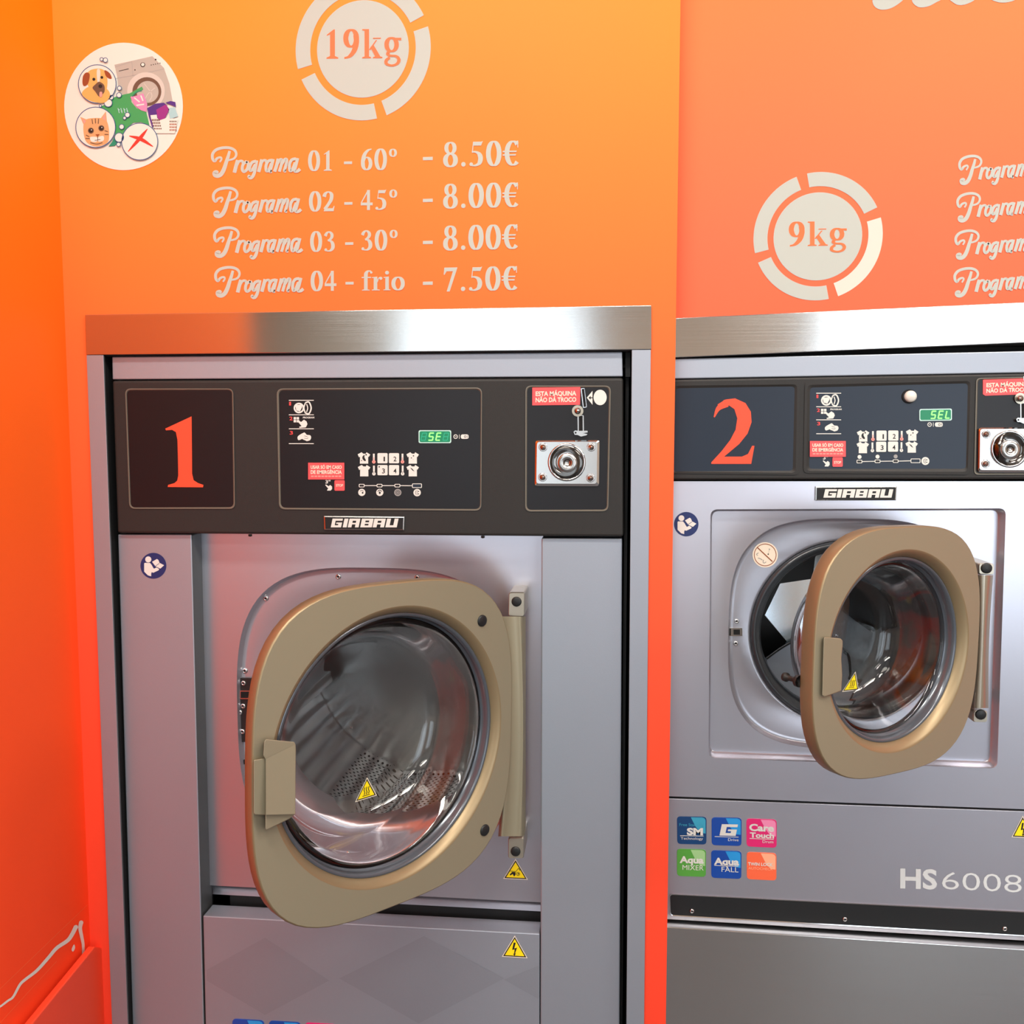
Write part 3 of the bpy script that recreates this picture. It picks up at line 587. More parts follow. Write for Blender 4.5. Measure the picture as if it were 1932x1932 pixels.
# ------------------------------------------------------------------ shared control details
def seg7(d, cx, cy, w, h, segs, m, hh, lw):
    """seven-segment figure; v runs down the picture"""
    sh = w * .18
    X = lambda x, y: (cx + x * w / 2 - y * sh, cy + y * h / 2)
    S = dict(a=((-1, -1), (1, -1)), g=((-1, 0), (1, 0)), d=((-1, 1), (1, 1)), f=((-1, -1), (-1, 0)), b=((1, -1), (1, 0)), e=((-1, 0), (-1, 1)), c=((1, 0), (1, 1)))
    for i, k in enumerate(segs): d.stroke([X(*S[k][0]), X(*S[k][1])], lw, m, hh + i * .00001, False)
SEGS = {'S': 'afgcd', 'E': 'afged', 'L': 'fed', '8': 'abcdefg'}
def part_px(name, parent, pl, fn, label=None, dh=0.0, **k):
    mb = MB(); fn(Draw(mb, ident(pl, dh))); return obj(name, mb, parent, label=label, **k)
def shirt_pts(x, y, s):
    q = [(-114, -66), (-44, -104), (-14, -78), (31, -76), (46, -104), (114, -61), (86, -16), (76, -26), (78, 104), (-74, 104), (-72, -26), (-89, -11)]
    return [(x + u * s / 9.66, y + v * s / 9.66) for u, v in q]
def controls(panel, pl, c):
    """printed symbols, keys, display and warning of one program panel; all positions photographic pixels on that panel"""
    x0, y0, ky = c['ins']
    L = lambda v: y0 + v * ky
    def icons(d):
        for k, v in enumerate((0, 27.3, 53.7, 81.7)): d.poly([(x0, L(v) - .7), (x0 + 47, L(v) - .7), (x0 + 47, L(v) + .7), (x0, L(v) + .7)], 'ink_white')
        d.ring((x0 + 19, L(14.5)), 10, 7, 'ink_white', 0, n=24); d.circ((x0 + 18.5, L(14)), 5.2, 'ink_white', .0001, 16); d.poly([(x0 + 12, L(9)), (x0 + 24, L(8)), (x0 + 25, L(13)), (x0 + 21, L(21)), (x0 + 14, L(19))], 'ink_white', .0002)
        d.stroke([(x0 + 31, L(5)), (x0 + 28.5, L(14.5)), (x0 + 31, L(24))], 2.2, 'ink_white', .0001); d.stroke([(x0 + 31, L(4.5)), (x0 + 38, L(3.5)), (x0 + 42, L(14.5)), (x0 + 38, L(25)), (x0 + 31, L(24))], 2.6, 'ink_white', .0002)
        d.stroke([(x0 + 33.5, L(7)), (x0 + 35.5, L(14.5)), (x0 + 33.5, L(22))], 1.8, 'ink_white', .0001)
        for (a, b) in ((9, 31.5), (14.6, 31.5), (9, 37), (14.6, 37)): d.poly([(x0 + a, L(b)), (x0 + a + 4.6, L(b)), (x0 + a + 4.6, L(b + 4.6)), (x0 + a, L(b + 4.6))], 'ink_white')
        d.text('PROGRAM', x0 + 26.5, x0 + 48, L(34), L(31), 'ink_white', .0001, .03)
        d.poly([(x0 + 15.5, L(38.5)), (x0 + 18, L(37)), (x0 + 23, L(41)), (x0 + 28.5, L(36.5)), (x0 + 33.5, L(40)), (x0 + 35, L(45)), (x0 + 32, L(51)), (x0 + 20, L(52)), (x0 + 19.5, L(50)), (x0 + 24, L(48.5))], 'ink_white', .0001)
        d.poly([(x0 + 17, L(68)), (x0 + 28, L(61)), (x0 + 31, L(62)), (x0 + 34, L(65)), (x0 + 40, L(66)), (x0 + 42, L(70)), (x0 + 40, L(75)), (x0 + 34, L(77)), (x0 + 32, L(76)), (x0 + 27, L(74)), (x0 + 25, L(73)), (x0 + 18, L(75))], 'ink_white', .0001, True)
        d.stroke([(x0 + 29, L(67)), (x0 + 35, L(68.5))], .7, 'overlay_dark', .0002); d.stroke([(x0 + 29, L(71.5)), (x0 + 35, L(72)), (x0 + 36, L(70))], .7, 'overlay_dark', .0002)
    part_px('instruction_icons', panel, pl, icons, dh=.0006)
    part_px('instruction_numbers', panel, pl, lambda d: [d.text(s, x0 + .5 + k * .6, x0 + (4 if s == '1' else 6.5) + k * .6, L(v), L(v - 6.5), 'ink_red', 0, .015) for k, (s, v) in enumerate((('1', 9.5), ('2', 37.5), ('3', 64.5)))], dh=.0006)
    for i, (x, y) in enumerate(c['shirts']):
        def f(d):
            d.poly(shirt_pts(x, y, 1), 'ink_white')
            if i == 0: d.poly([(x - 3, y - 2), (x + 1, y - 6), (x + 1, y - 1), (x + 3.5, y + 4), (x + 2, y + 6), (x - 2, y + 3)], 'ink_black', .0002, True); d.circ((x + 4, y - 6), 1.5, 'ink_black', .0002, 8); d.circ((x - 4.5, y + 5), 1, 'ink_black', .0002, 8)
            if i == 2: d.circ((x + 1.5, y - 4), 1.3, 'ink_black', .0002, 8); d.circ((x - 2.5, y), 1.1, 'ink_black', .0002, 8); d.circ((x + 1, y + 3), .6, 'ink_grey', .0002, 8)
            if i == 3: d.poly([(x - 5, y - 6), (x - 1, y - 4), (x + 3.5, y + 1.5), (x - .5, y - .5)], 'ink_black', .0002)
        part_px('shirt_symbol', panel, pl, f, dh=.0006)
    for i, (x, y) in enumerate(c['thermo']):
        hot = i < 2
        part_px('thermometer_symbol', panel, pl, lambda d: (d.stroke([(x, y - 9), (x, y + 3)], 3.4, 'ink_white', 0, False), d.circ((x, y + 6.3), 3.3, 'ink_pink' if hot else 'ink_white', .0001, 16), d.stroke([(x, y - 2 if hot else y + 2), (x, y + 5)], 1.6, 'ink_pink' if hot else 'ink_grey', .0002, False), d.circ((x, y + 6.3), 1, 'ink_red' if hot else 'ink_grey', .0003, 8)), dh=.0006)
    for i, (x, y) in enumerate(c['keys']):
        mb = MB(); d = Draw(mb, ident(pl)); h = 9.6
        d.slab(rrect((x - h, y - h), (x + h, y - h), (x + h, y + h), (x - h, y + h), 2.4), 'ink_white', .0016, .0016)
        t = '1234'[i]; w = 2.6 if t == '1' else 5.6
        d.text(t, x + 4.6 - w, x + 4.6, y + 5.8, y - 2.8, 'ink_black', .0019, .01)
        if i == 2 and c.get('chip'): d.circ((x - 6.2, y - 6.2), 1.4, 'ink_black', .0019, 8)
        obj('program_key', mb, panel)
    ps = c['prog']
    def prog(d):
        for k in range(3): d.poly([(ps[k][0] + 5, ps[k][1] - .7), (ps[k + 1][0] - (5 if k < 2 else 8.5), ps[k + 1][1] - .7), (ps[k + 1][0] - (5 if k < 2 else 8.5), ps[k + 1][1] + .7), (ps[k][0] + 5, ps[k][1] + .7)], 'ink_white')
        for k, (x, y) in enumerate(ps):
            w = 5.4 if k < 3 else 9.3; hh = 3.2 if k < 3 else 4.2
            d.poly(rrect((x - w, y - hh), (x + w, y - hh), (x + w, y + hh), (x - w, y + hh), 2), 'ink_white', .0001)
            w -= 1.3; hh -= 1.2; d.poly(rrect((x - w, y - hh), (x + w, y - hh), (x + w, y + hh), (x - w, y + hh), 1), 'ink_black' if k < 3 else 'led_green' if 0 else 'overlay_blue', .0002)
        for k, (x, y, r) in enumerate(c['stages']):
            d.circ((x, y), r, 'ink_white' if k != 2 else 'ink_grey', .0001, 20)
            if r > 5:
                if k == 0: d.circ((x + 1.6, y + .8), 1.7, 'ink_black', .0002, 8); d.stroke([(x - 3.5, y - 2.5), (x, y - 3.6), (x + 3.5, y - 2)], 1, 'ink_black', .0002)
                if k == 1: d.poly([(x, y - 2.6), (x + 2.2, y + .8), (x, y + 4), (x - 2.2, y + .8)], 'ink_black', .0002); d.stroke([(x - 4, y - 1.6), (x, y - 4.6), (x + 4, y - 1.6)], 1.4, 'ink_black', .0002)
                if k == 2: d.ring((x, y), 4.6, 3.7, 'overlay_dark', .0002, n=16); d.ring((x, y), 2.4, 1.5, 'overlay_dark', .0002, n=12)
                if k == 3: d.stroke([(x - 2, y - 4), (x - 3.2, y), (x - 2, y + 4)], .9, 'ink_black', .0002); d.stroke([(x, y - 5), (x, y + 5)], .8, 'ink_black', .0002); d.circ((x + 2.6, y - 2.2), 1.2, 'ink_black', .0002, 8); d.circ((x + 2.6, y + 2.4), 1.2, 'ink_black', .0002, 8)
    part_px('progress_line', panel, pl, prog, dh=.0006)
    a, b = c['led']; x1, y1, x2, y2 = *a, *b; sl = c.get('sl', 0)
    mb = MB(); d = Draw(mb, ident(pl)); cor = lambda e: rrect((x1 + e, y1 + e), (x2 - e, y1 + e + sl), (x2 - e, y2 - e + sl), (x1 + e, y2 - e), 3.5)
    d.slab(cor(0), 'led_frame', .0012, .0012); d.poly(cor(1.8), 'led_green', .0014); obj('display_screen', mb, panel, label='green lit display')
    mb = MB(); d = Draw(mb, ident(pl)); w = (x2 - x1)
    for k, ch in enumerate(c['digits']):
        cx = x1 + w * (.16 + .225 * k) + c.get('dx', 0); cy = (y1 + y2) / 2 + sl * (.16 + .22 * k)
        if ch in 'SEL': seg7(d, cx, cy, 7.6, 13.5, SEGS[ch], 'led_lit', .0018, 2.3)
        elif ch == '8': seg7(d, cx, cy, 8.2, 13.5, SEGS['8'], 'led_ghost', .0017, 1.3)
    obj('display_digits', mb, panel)
    (x, y), (u, v) = c['clock'], c['pill']
    part_px('time_and_coin_symbol', panel, pl, lambda d: (d.ring((x, y), 4.2, 2.9, 'ink_white', 0, n=20), d.stroke([(x - 1.4, y - 1.2), (x, y + .6), (x + 1.6, y - .8)], .9, 'ink_white', .0001, False), d.stroke([((x + 7), y - 4), ((x + 7), y + 4)], .9, 'ink_white', 0, False),
        d.poly(rrect((u - 7.4, v - 4.2), (u + 7.4, v - 4.2), (u + 7.4, v + 4.2), (u - 7.4, v + 4.2), 4), 'ink_white', 0), d.ring((u + 1, v), 2.3, 1.4, 'ink_black', .0001, n=12), d.stroke([(u + 4.6, v - 2.4), (u + 5.4, v), (u + 4.6, v + 2.4)], .8, 'ink_black', .0001)), dh=.0006)
    x1, y1, x2, y2 = c['notice']
    mb = MB(); d = Draw(mb, ident(pl)); d.slab([(x1, y1), (x2, y1), (x2, y2), (x1, y2)], 'label_red', .0022, .0016); W_, H_ = x2 - x1, y2 - y1
    d.text('USAR SÓ EM CASO', x1 + .07 * W_, x2 - .07 * W_, y1 + .36 * H_, y1 + .17 * H_, 'label_cream', .0024, .03)
    d.text('DE EMERGÊNCIA', x1 + .07 * W_, x2 - .07 * W_, y1 + .66 * H_, y1 + .46 * H_, 'label_cream', .0024, .03)
    for k in range(9): d.poly([(x1 + W_ * (.08 + .095 * k), y1 + .77 * H_), (x1 + W_ * (.155 + .095 * k), y1 + .77 * H_), (x1 + W_ * (.155 + .095 * k), y1 + .85 * H_), (x1 + W_ * (.08 + .095 * k), y1 + .85 * H_)], 'ink_pink', .0024)
    obj('emergency_notice', mb, panel)
    x1, y1, x2, y2 = c['stop']; mb = MB(); d = Draw(mb, ident(pl)); d.slab(rrect((x1, y1), (x2, y1), (x2, y2), (x1, y2), 2.4), 'label_red', .0016, .0016)
    d.text('STOP', x1 + 3, x2 - 3, y1 + 12, y1 + 7.5, 'label_cream', .0018, .02); obj('stop_key', mb, panel)
    x, y = c['hand']
    part_px('press_symbol', panel, pl, lambda d: (d.poly([(x - 6.5, y - 5), (x - 5, y - 6), (x, y - 2.5), (x + 3, y - 5), (x + 6.5, y - 2), (x + 6.5, y + 2.5), (x + 4, y + 5.5), (x - 3, y + 5.5), (x - 2, y + 3), (x - .5, y + 2)], 'ink_white'), d.text('3"', x - 6, x + 3.5, y - 8, y - 14, 'ink_white', .0001, .03)), dh=.0006)

GK = lambda pl, tx, ty, ts: Gimg(pl, 990, 720, 7.43, 0, tx, ty, ts, 1069.4, 872)
def coin_parts(panel, pl, tx, ty, ts, notice, full):
    def mk(name, fn, label=None):
        mb = MB(); fn(Draw(mb, GK(pl, tx, ty, ts)), mb); return obj(name, mb, panel, label=label)
    mb = MB(); n = notice; d = Draw(mb, Gcorners(pl, *n['c']))
    cut = n.get('cut'); pts = [(0, 0), (1, 0), (1, 1), (0, 1)] if not cut else [(.02, 0), (1, 0), (1, 1), (.05, 1), (0, .9), (0, .02)]
    d.slab(pts, 'label_red', .0012, .0012)
    d.text('ESTA MÁQUINA', .07, .92, .47, .23, 'label_cream', .0014, .03); d.text('NÃO DÁ TROCO', .07, .92, .82, .58, 'label_cream', .0014, .03); obj('no_change_notice', mb, panel, label='red notice ESTA MÁQUINA NÃO DÁ TROCO')
    mk('coin_slot', lambda d, m: (d.slab(rrect((786, 96), (838, 92), (872, 360), (818, 368), 10), 'chrome', .002, .002), d.poly(rrect((797, 103), (834, 100), (862, 352), (826, 358), 6), 'cavity_black', .0022)))
    mk('coin_symbol', lambda d, m: (d.circ((1057, 222), 92, 'ink_white', .0006, 32, 108), d.poly([(870, 225), (950, 130), (950, 325)], 'ink_white', .0006), d.stroke([(900, 226), (955, 226)], 12, 'ink_black', .0008, False), d.poly([(895, 226), (925, 200), (925, 252)], 'ink_black', .0009)))
    mk('return_knob', lambda d, m: (d.disc((742, 410), 80, 'grey_bronze', .003, .003), m.loft([[d.G(742 + r * math.cos(k * math.pi / 10), 410 + r * math.sin(k * math.pi / 10), h) for k in range(20)] for r, h in ((48, .003), (44, .008), (28, .011), (2, .012))], 'dull_chrome')))
    mk('lever_slit', lambda d, m: (d.slab(rrect((740, 478), (826, 470), (830, 700), (744, 700), 12), 'dull_chrome', .001, .001), d.poly([(757, 484), (812, 478), (814, 696), (758, 698)], 'cavity_black', .0012)))
    mk('reject_lever', lambda d, m: (d.slab([(684, 705), (705, 684), (760, 690), (878, 688), (884, 712), (820, 722), (880, 735), (866, 752), (790, 770), (740, 748), (700, 745)], 'dull_chrome', .006, .005), d.circ((714, 716), 13, 'cavity_black', .0062, 12)))
    # lock plate with bevelled ring, cylinder and four rivets
    def plate(d, m):
        o = rrect((150, 826), (1048, 822), (1040, 1466), (140, 1462), 40); i = rrect((172, 846), (1018, 842), (1008, 1432), (162, 1428), 40)
        m.loft([[d.G(*p, 0) for p in o], [d.G(*p, .0035) for p in o], [d.G(*p, .0055) for p in i]], 'chrome', smooth=False); m.face([d.G(*p, .0055) for p in i], 'dull_chrome')
    mk('lock_plate', plate)
    def circs(d, c, L): return [[d.G(c[0] + r * math.cos(k * math.pi / 18), c[1] + r * math.sin(k * math.pi / 18), h) for k in range(36)] for r, h in L]
    mk('lock_ring', lambda d, m: m.loft(circs(d, (590, 1130), ((268, .0056), (262, .0085), (242, .0095), (232, .0068), (140, .0060))), ['chrome', 'chrome', 'dark_chrome', 'dark_chrome']))
    mk('lock_cylinder', lambda d, m: (m.loft(circs(d, (597, 1138), ((140, .0), (138, .013), (128, .0145), (52, .0145), (40, .012), (2, .012))), ['chrome', 'chrome', 'dull_chrome', 'cavity_black', 'dull_chrome'])))
    for c in ((257, 918), (932, 918), (250, 1340), (922, 1350)):
        mk('rivet', lambda d, m: m.loft(circs(d, c, ((62, .0056), (52, .0075), (50, .006), (34, .010), (3, .012))), ['chrome', 'cavity_black', 'dull_chrome', 'dull_chrome']))

def recessed(name, parent, pl, outer, inner, r, rim, plate, depth=.004):
    """frame lip with a sunken plate"""
    mb = MB(); o = rrect(*outer, r); i = rrect(*inner, r * .8)
    mb.loft([[pl.w(*p, 0) for p in o], [pl.w(*p, .0016) for p in o], [pl.w(*p, .0016) for p in rrect(*[tuple(Vector(a) * .5 + Vector(b) * .5) for a, b in zip(outer, inner)], r * .9)], [pl.w(*p, .0002) for p in i]], rim, smooth=False)
    mb.face([pl.w(*p, .0002) for p in i], plate)
    return obj(name, mb, parent)

GIR = {'G': [(0, 0, 1, .24), (0, 0, .34, 1), (0, .76, 1, 1), (.66, .44, 1, 1), (.45, .44, 1, .60)], 'I': [(0, 0, 1, 1)],
       'R': [(0, 0, 1, .24), (0, 0, .34, 1), (.66, 0, 1, 1), (0, .48, 1, .66)], 'B': [(0, 0, .95, .22), (0, 0, .34, 1), (.66, 0, 1, 1), (0, .78, 1, 1), (0, .42, 1, .60)],
       'A': [(0, 0, 1, .24), (0, 0, .34, 1), (.66, 0, 1, 1), (0, .48, 1, .66)], 'U': [(0, 0, .34, 1), (.66, 0, 1, 1), (0, .76, 1, 1)]}
def gletter(d, ch, x0, x1, y0, y1, m, h, shear):
    for i, (a, b, c, e) in enumerate(GIR[ch]):
        q = [(a, b), (c, b), (c, e), (a, e)]
        if ch == 'G' and i == 0: q = [(.12, 0), (1, 0), (1, .24), (0, .24), (0, .14)]
        if ch == 'G' and i == 2: q = [(0, .76), (1, .76), (.93, 1), (.1, 1), (0, .9)]
        if ch in 'RA' and i == 0: q = [(0 if ch == 'R' else .14, 0), (.88, 0), (1, .12), (1, .24), (0, .24), (0, .12)]
        d.poly([(x0 + (x1 - x0) * u + shear * (1 - v), y0 + (y1 - y0) * v) for u, v in q], m, h + i * .00004)
def badge(parent, pl, c, lx, ly, sh):
    mb = MB(); d = Draw(mb, ident(pl)); i = [(c[0][0] + 2, c[0][1] + 2), (c[1][0] - 2, c[1][1] + 2), (c[2][0] - 2, c[2][1] - 2), (c[3][0] + 2, c[3][1] - 2)]
    mb.loft([[pl.w(*p, 0) for p in c], [pl.w(*p, .003) for p in c], [pl.w(*p, .0034) for p in i], [pl.w(*p, .0024) for p in i]], ['ink_black', 'dull_chrome', 'ink_black'], smooth=False); mb.face([pl.w(*p, .0024) for p in i], 'ink_black')
    b = obj('brand_badge', mb, parent)
    mb = MB(); d = Draw(mb, ident(pl))
    for ch, (a, e) in zip('GIRBAU', lx): gletter(d, ch, a, e, ly[0], ly[1], 'ink_white', .0034, sh)
    obj('badge_lettering', mb, b)

def manual_sticker(parent, pl, tx, ty, ts):
    mb = MB(); d = Draw(mb, Gimg(pl, 250, 1030, 24.15, .0004, tx, ty, ts, 289.3, 1067.5))
    d.circ((950, 905), 590, 'safety_blue', 0, 40); d.circ((718, 615), 140, 'ink_white', .0003, 20)
    d.poly([(530, 800), (560, 770), (800, 775), (870, 860), (930, 970), (980, 1040), (1090, 980), (1210, 1050), (1190, 1110), (940, 1225), (880, 1190), (850, 1260), (850, 1385), (700, 1340), (530, 1170)], 'ink_white', .0003)
    d.poly([(890, 725), (1110, 595), (1180, 640), (1230, 770), (1440, 880), (1270, 1035), (1110, 960), (1050, 930), (1000, 870)], 'ink_white', .0004); d.stroke([(1050, 915), (1230, 790)], 22, 'safety_blue', .0005, False)
    obj('read_manual_sticker', mb, parent, label='round blue sticker with a figure reading')
def tri_sticker(parent, G, pts, kind, label):
    mb = MB(); d = Draw(mb, G); c = Vector((sum(p[0] for p in pts) / 3, sum(p[1] for p in pts) / 3))
    sc = lambda k: [tuple(c + (Vector(p) - c) * k) for p in pts]
    d.poly(sc(1.0), 'label_cream', 0); d.poly(sc(.90), 'ink_black', .0002); d.poly(sc(.76), 'safety_yellow', .0004)
    a, l, r = (Vector(p) for p in pts); ex = (r - l); ey = a - (l + r) / 2
    M = lambda u, v: tuple(c + ex * u + ey * v)
    if kind == 'heat':
        for k in (-.1, 0, .1): d.stroke([M(k, -.12), M(k + .03, -.02), M(k - .01, .1), M(k + .02, .22)], (ex.length) * .035, 'ink_black', .0006)
        d.stroke([M(-.17, -.17), M(.17, -.17)], ex.length * .03, 'ink_black', .0006, False)
    if kind == 'bolt': d.poly([M(.04, .34), (M(-.04, .34)), M(-.1, .0), M(-.0, .04), M(-.03, -.18), M(-.07, -.16), M(-.01, -.27), M(.05, -.14), M(.01, -.16), M(.09, .12), M(-.02, .07)], 'ink_black', .0006)
    if kind == 'hand':
        d.poly([M(-.24, -.12), M(-.14, .02), M(.0, .02), M(.0, -.12), M(-.06, -.2), M(-.12, -.08), M(-.2, -.16)], 'ink_black', .0006)
        d.stroke([M(-.24, .06), M(.0, .05), M(.06, .12), M(.12, .2), M(.18, .1)], ex.length * .02, 'ink_black', .0007); d.stroke([M(.12, .02), M(.17, -.06), M(.12, -.14), M(.05, -.12), M(.04, -.02), M(.12, .02)], ex.length * .02, 'ink_black', .0006)
        d.circ(M(.11, -.06), ex.length * .03, 'ink_black', .0007, 10)
    return obj('hazard_sticker', mb, parent, label=label)
def tile(parent, pl, c, col, kind):
    tl_, tr_, br_, bl_ = c; mb = MB(); G = Gcorners(pl, *c); d = Draw(mb, G)
    rr = rrect((0, 0), (1, 0), (1, 1), (0, 1), .13)
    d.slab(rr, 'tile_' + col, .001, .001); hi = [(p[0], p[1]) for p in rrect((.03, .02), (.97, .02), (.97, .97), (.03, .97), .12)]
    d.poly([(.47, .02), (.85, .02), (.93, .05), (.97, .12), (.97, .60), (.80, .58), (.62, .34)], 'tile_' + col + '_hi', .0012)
    o = obj('feature_sticker', mb, parent); mb = MB(); d = Draw(mb, G); wt = 'ink_white'; h = .0015
    ln = lambda v, a=.10, b=.90: d.poly([(a, v), (b, v), (b, v + .022), (a, v + .022)], wt, h)
    if kind == 0: d.text('Free Standing', .08, .90, .34, .24, 'tile_navy_hi', h, .0); d.text('SM', .33, .88, .65, .42, wt, h, .05); ln(.68); d.text('Technology', .12, .88, .83, .74, wt, h, .0)
    if kind == 1: gletter(d, 'G', .26, .80, .23, .64, wt, h, .08); ln(.67); d.text('Drive', .55, .90, .83, .73, wt, h, .0)
    if kind == 2: d.text('Care', .09, .91, .42, .19, wt, h, .04); d.text('Touch', .11, .91, .66, .49, wt, h, .04); ln(.69); d.text('Drum', .53, .89, .84, .74, wt, h, .0)
    if kind == 3: d.text('Aqua', .09, .92, .50, .27, wt, h, .04); d.text('MIXER', .19, .92, .76, .58, wt, h, .0)
    if kind == 4: d.text('Aqua', .09, .92, .50, .27, wt, h, .04); ln(.53); d.text('FALL', .34, .90, .76, .58, wt, h, .0)
    if kind == 5: d.text('TWIN LOCK', .04, .88, .48, .37, wt, h, .03); d.text('AUTOCHECK', .05, .88, .63, .54, 'tile_coral_hi', h, .0)
    obj('sticker_lettering', mb, o)
def screw(parent, pl, x, y, r=5.0, h=.0, name='screw'):
    c = pl.w(x, y, h); k = (c - CAM).dot(_f) / F_PX; R = r * k
    mb = MB().lathe(c, pl.n, (0, 0, 1), [(R, 0), (R * .95, R * .35), (R * .62, R * .55), (R * .42, R * .5), (R * .34, R * .2), (.00005, R * .2)], ['dull_chrome', 'chrome', 'chrome', 'ink_black', 'ink_black'], 14)
    return obj(name, mb, parent)

# ------------------------------------------------------------------ door
def door(machine, q):
    al = q['al']; pv = Vector((q['X0'], q['Y0'], q['Zc'])); Md = Matrix.Translation(pv) @ Matrix.Rotation(al, 4, 'Z') @ Matrix.Rotation(q['roll'], 4, 'Y')
    A, B, n, R, th = q['a'], q['b'], q['n'], q['R'], q['th']; N = 96
    cc = Vector((-A, 0, 0))
    def sq(k, y, e=0.0): return [Md @ (cc + Vector((squircle(A, B, n, 2 * math.pi * i / N)[0] * k + e * math.cos(2 * math.pi * i / N), y, squircle(A, B, n, 2 * math.pi * i / N)[1] * k + e * math.sin(2 * math.pi * i / N)))) for i in range(N)]
    def ci(r, y): return [Md @ (cc + Vector((r * math.cos(2 * math.pi * i / N), y, r * math.sin(2 * math.pi * i / N)))) for i in range(N)]
    mb = MB()
    # front face lies on local y = 0, the body goes back to y = th
    rings = [sq(.93, th + .004), sq(.988, th), sq(1.0, th * .85), sq(1.0, .0035), sq(.9965, .001), sq(.990, 0.0), ci(R + .009, -.0005), ci(R + .006, .0005), ci(R + .001, .006), ci(R - .003, .012), ci(R - .006, th + .006), sq(.93, th + .004)]
    mb.loft(rings, ['bronze_rim'] * 2 + ['bronze_rim'] * 2 + ['bronze_rim', 'bronze_paint', 'bronze_rim', 'bronze_rim', 'bronze_rim', 'rubber', 'rubber'], True)
    D = obj('door', mb, machine, world=Md)
    # flat-shade the big front so the rounded edges stay crisp
    for p in D.data.polygons:
        if D.data.materials[p.material_index].name == 'bronze_paint': p.use_smooth = False
    ax = (Md.to_3x3() @ Vector((0, 1, 0))); up = Md.to_3x3() @ Vector((0, 0, 1)); c = Md @ cc
    g = MB().lathe(c, ax, up, [(R - .0025, .011), (R - .005, .0095), (R - .0075, .012), (R - .0085, .018), (R - .0085, .023), (R - .011, .024), (R - .012, .030), (R - .008, .034), (R - .004, .032)], 'gasket_rubber', 96)
    obj('gasket', g, D)
    bd_ = q['bowl']
    prof = [(R - .009, .024), (R * .925, .030), (R * .885, .042), (R * .83, bd_ * .70), (R * .79, bd_ * .88), (R * .70, bd_ * .975), (R * .55, bd_), (R * .3, bd_ * 1.01), (.002, bd_ * 1.012), (.0003, bd_ * 1.012)]
    inner = [(r - .006 if r > .01 else r, t - .006 if k > 4 else t) for k, (r, t) in enumerate(prof)]
    g = MB().lathe(c, ax, up, prof + inner[::-1] + [prof[0]], 'glass', 96)
    obj('glass_bowl', g, D, weld=True)
    return D, Md, Plane(Md @ Vector((0, 0, 0)), Md.to_3x3() @ Vector((0, -1, 0))), c, ax, up

# ------------------------------------------------------------------ machine 1
m1 = empty('washing_machine', (-0.38, 0.4, 0))
tag(m1, 'large grey washing machine numbered 1 with its bronze door open', 'washing machine')
Yc = 0.012
PC = FP(Yc)
def dn(px, pl): return drop(pl.w(px, 1932))
sh = MB()
for a, b in (((-.792, .035, .01), (-.787, .85, 1.50)), ((.026, .035, .01), (.031, .85, 1.50)), ((-.792, .035, 1.50), (.031, .85, 1.505)), ((-.792, .845, .01), (.031, .85, 1.50)), ((-.792, .035, .005), (.031, .85, .01))): sh.box(a, b, 'dark_shell')
obj('body_shell', sh, m1)
obj('top_strip', flat_slab([(211, 673), (1174, 663.5), (1175, 710.5), (212, 716)], .006, .03, 'satin_steel'), m1, bevel=.0015)
obj('side_strip', MB().prism([FP(.02).w(1180, 664), FP(.02).w(1189, 664), FP(.02).w(1189, 711), FP(.02).w(1180, 711)], (0, .02, 0), 'dark_shell'), m1)
fas = obj('control_fascia', flat_slab([(211, 718), (1176, 712.5), (1176.5, 1013), (221, 1006)], .002, .03, 'fascia_grey'), m1, bevel=.004, seg=3)
PF = FP(.002)
np_ = recessed('number_panel', m1, PF, [(236, 733), (440, 733), (443.5, 960), (244, 960)], [(239, 736.5), (437.5, 736), (440.5, 957), (247, 957.5)], 11, 'fascia_rim', 'overlay_dark')
mb = MB(); d = Draw(mb, Gimg(PF, 140, 560, 3.116, .0006))
d.poly([(535, 775), (690, 703), (692, 900), (693, 1040), (702, 1078), (728, 1095), (760, 1106), (757, 1120), (550, 1118), (552, 1106), (590, 1095), (606, 1080), (612, 1050), (610, 940), (607, 840), (598, 795), (575, 782), (540, 785)], 'numeral_red')
obj('numeral', mb, np_, label='orange-red numeral 1')
pp = recessed('program_panel', m1, PF, [(522, 733), (909.5, 731), (908, 963.5), (526.5, 961)], [(526, 736.5), (907, 735), (905.5, 960.5), (530, 958)], 12, 'fascia_rim', 'overlay_dark')
controls(pp, PF, dict(ins=(545, 755.3, 1.0), shirts=[(686.7, 864), (687, 888), (778.6, 864), (778.6, 888)], thermo=[(705.3, 865), (759.4, 865), (705.5, 887.5), (759.7, 887.5)],
    keys=[(721.7, 864.5), (743.4, 864.5), (721.7, 887), (743.4, 887)], prog=[(682.4, 916.2), (716, 916.2), (749.7, 916.2), (786.7, 916.4)],
    stages=[(682.6, 929), (716.5, 929), (750.5, 929.2), (787, 929.4)] and [(682.6, 929, 6.8), (716.5, 929, 6.8), (750.5, 929.2, 6.8), (787, 929.4, 7)],
    led=((789.8, 811.7), (851.3, 836)), digits='8SE8', clock=(859.6, 823.8), pill=(876.8, 823.8), notice=(581.4, 873, 649.6, 904.6), stop=(631, 906, 650.3, 925.8), hand=(620, 920), chip=True))
cp = recessed('coin_panel', m1, PF, [(991.5, 727.5), (1152.5, 727.5), (1147.5, 964.5), (991, 965)], [(994.5, 731), (1149, 731), (1144.5, 961.5), (994, 962)], 11, 'fascia_rim', 'overlay_dark')
coin_parts(cp, PF, 0, 0, 1, dict(c=[(1004.4, 731.4), (1095, 730.2), (1094.3, 763.7), (1004.4, 764.8)]), True)
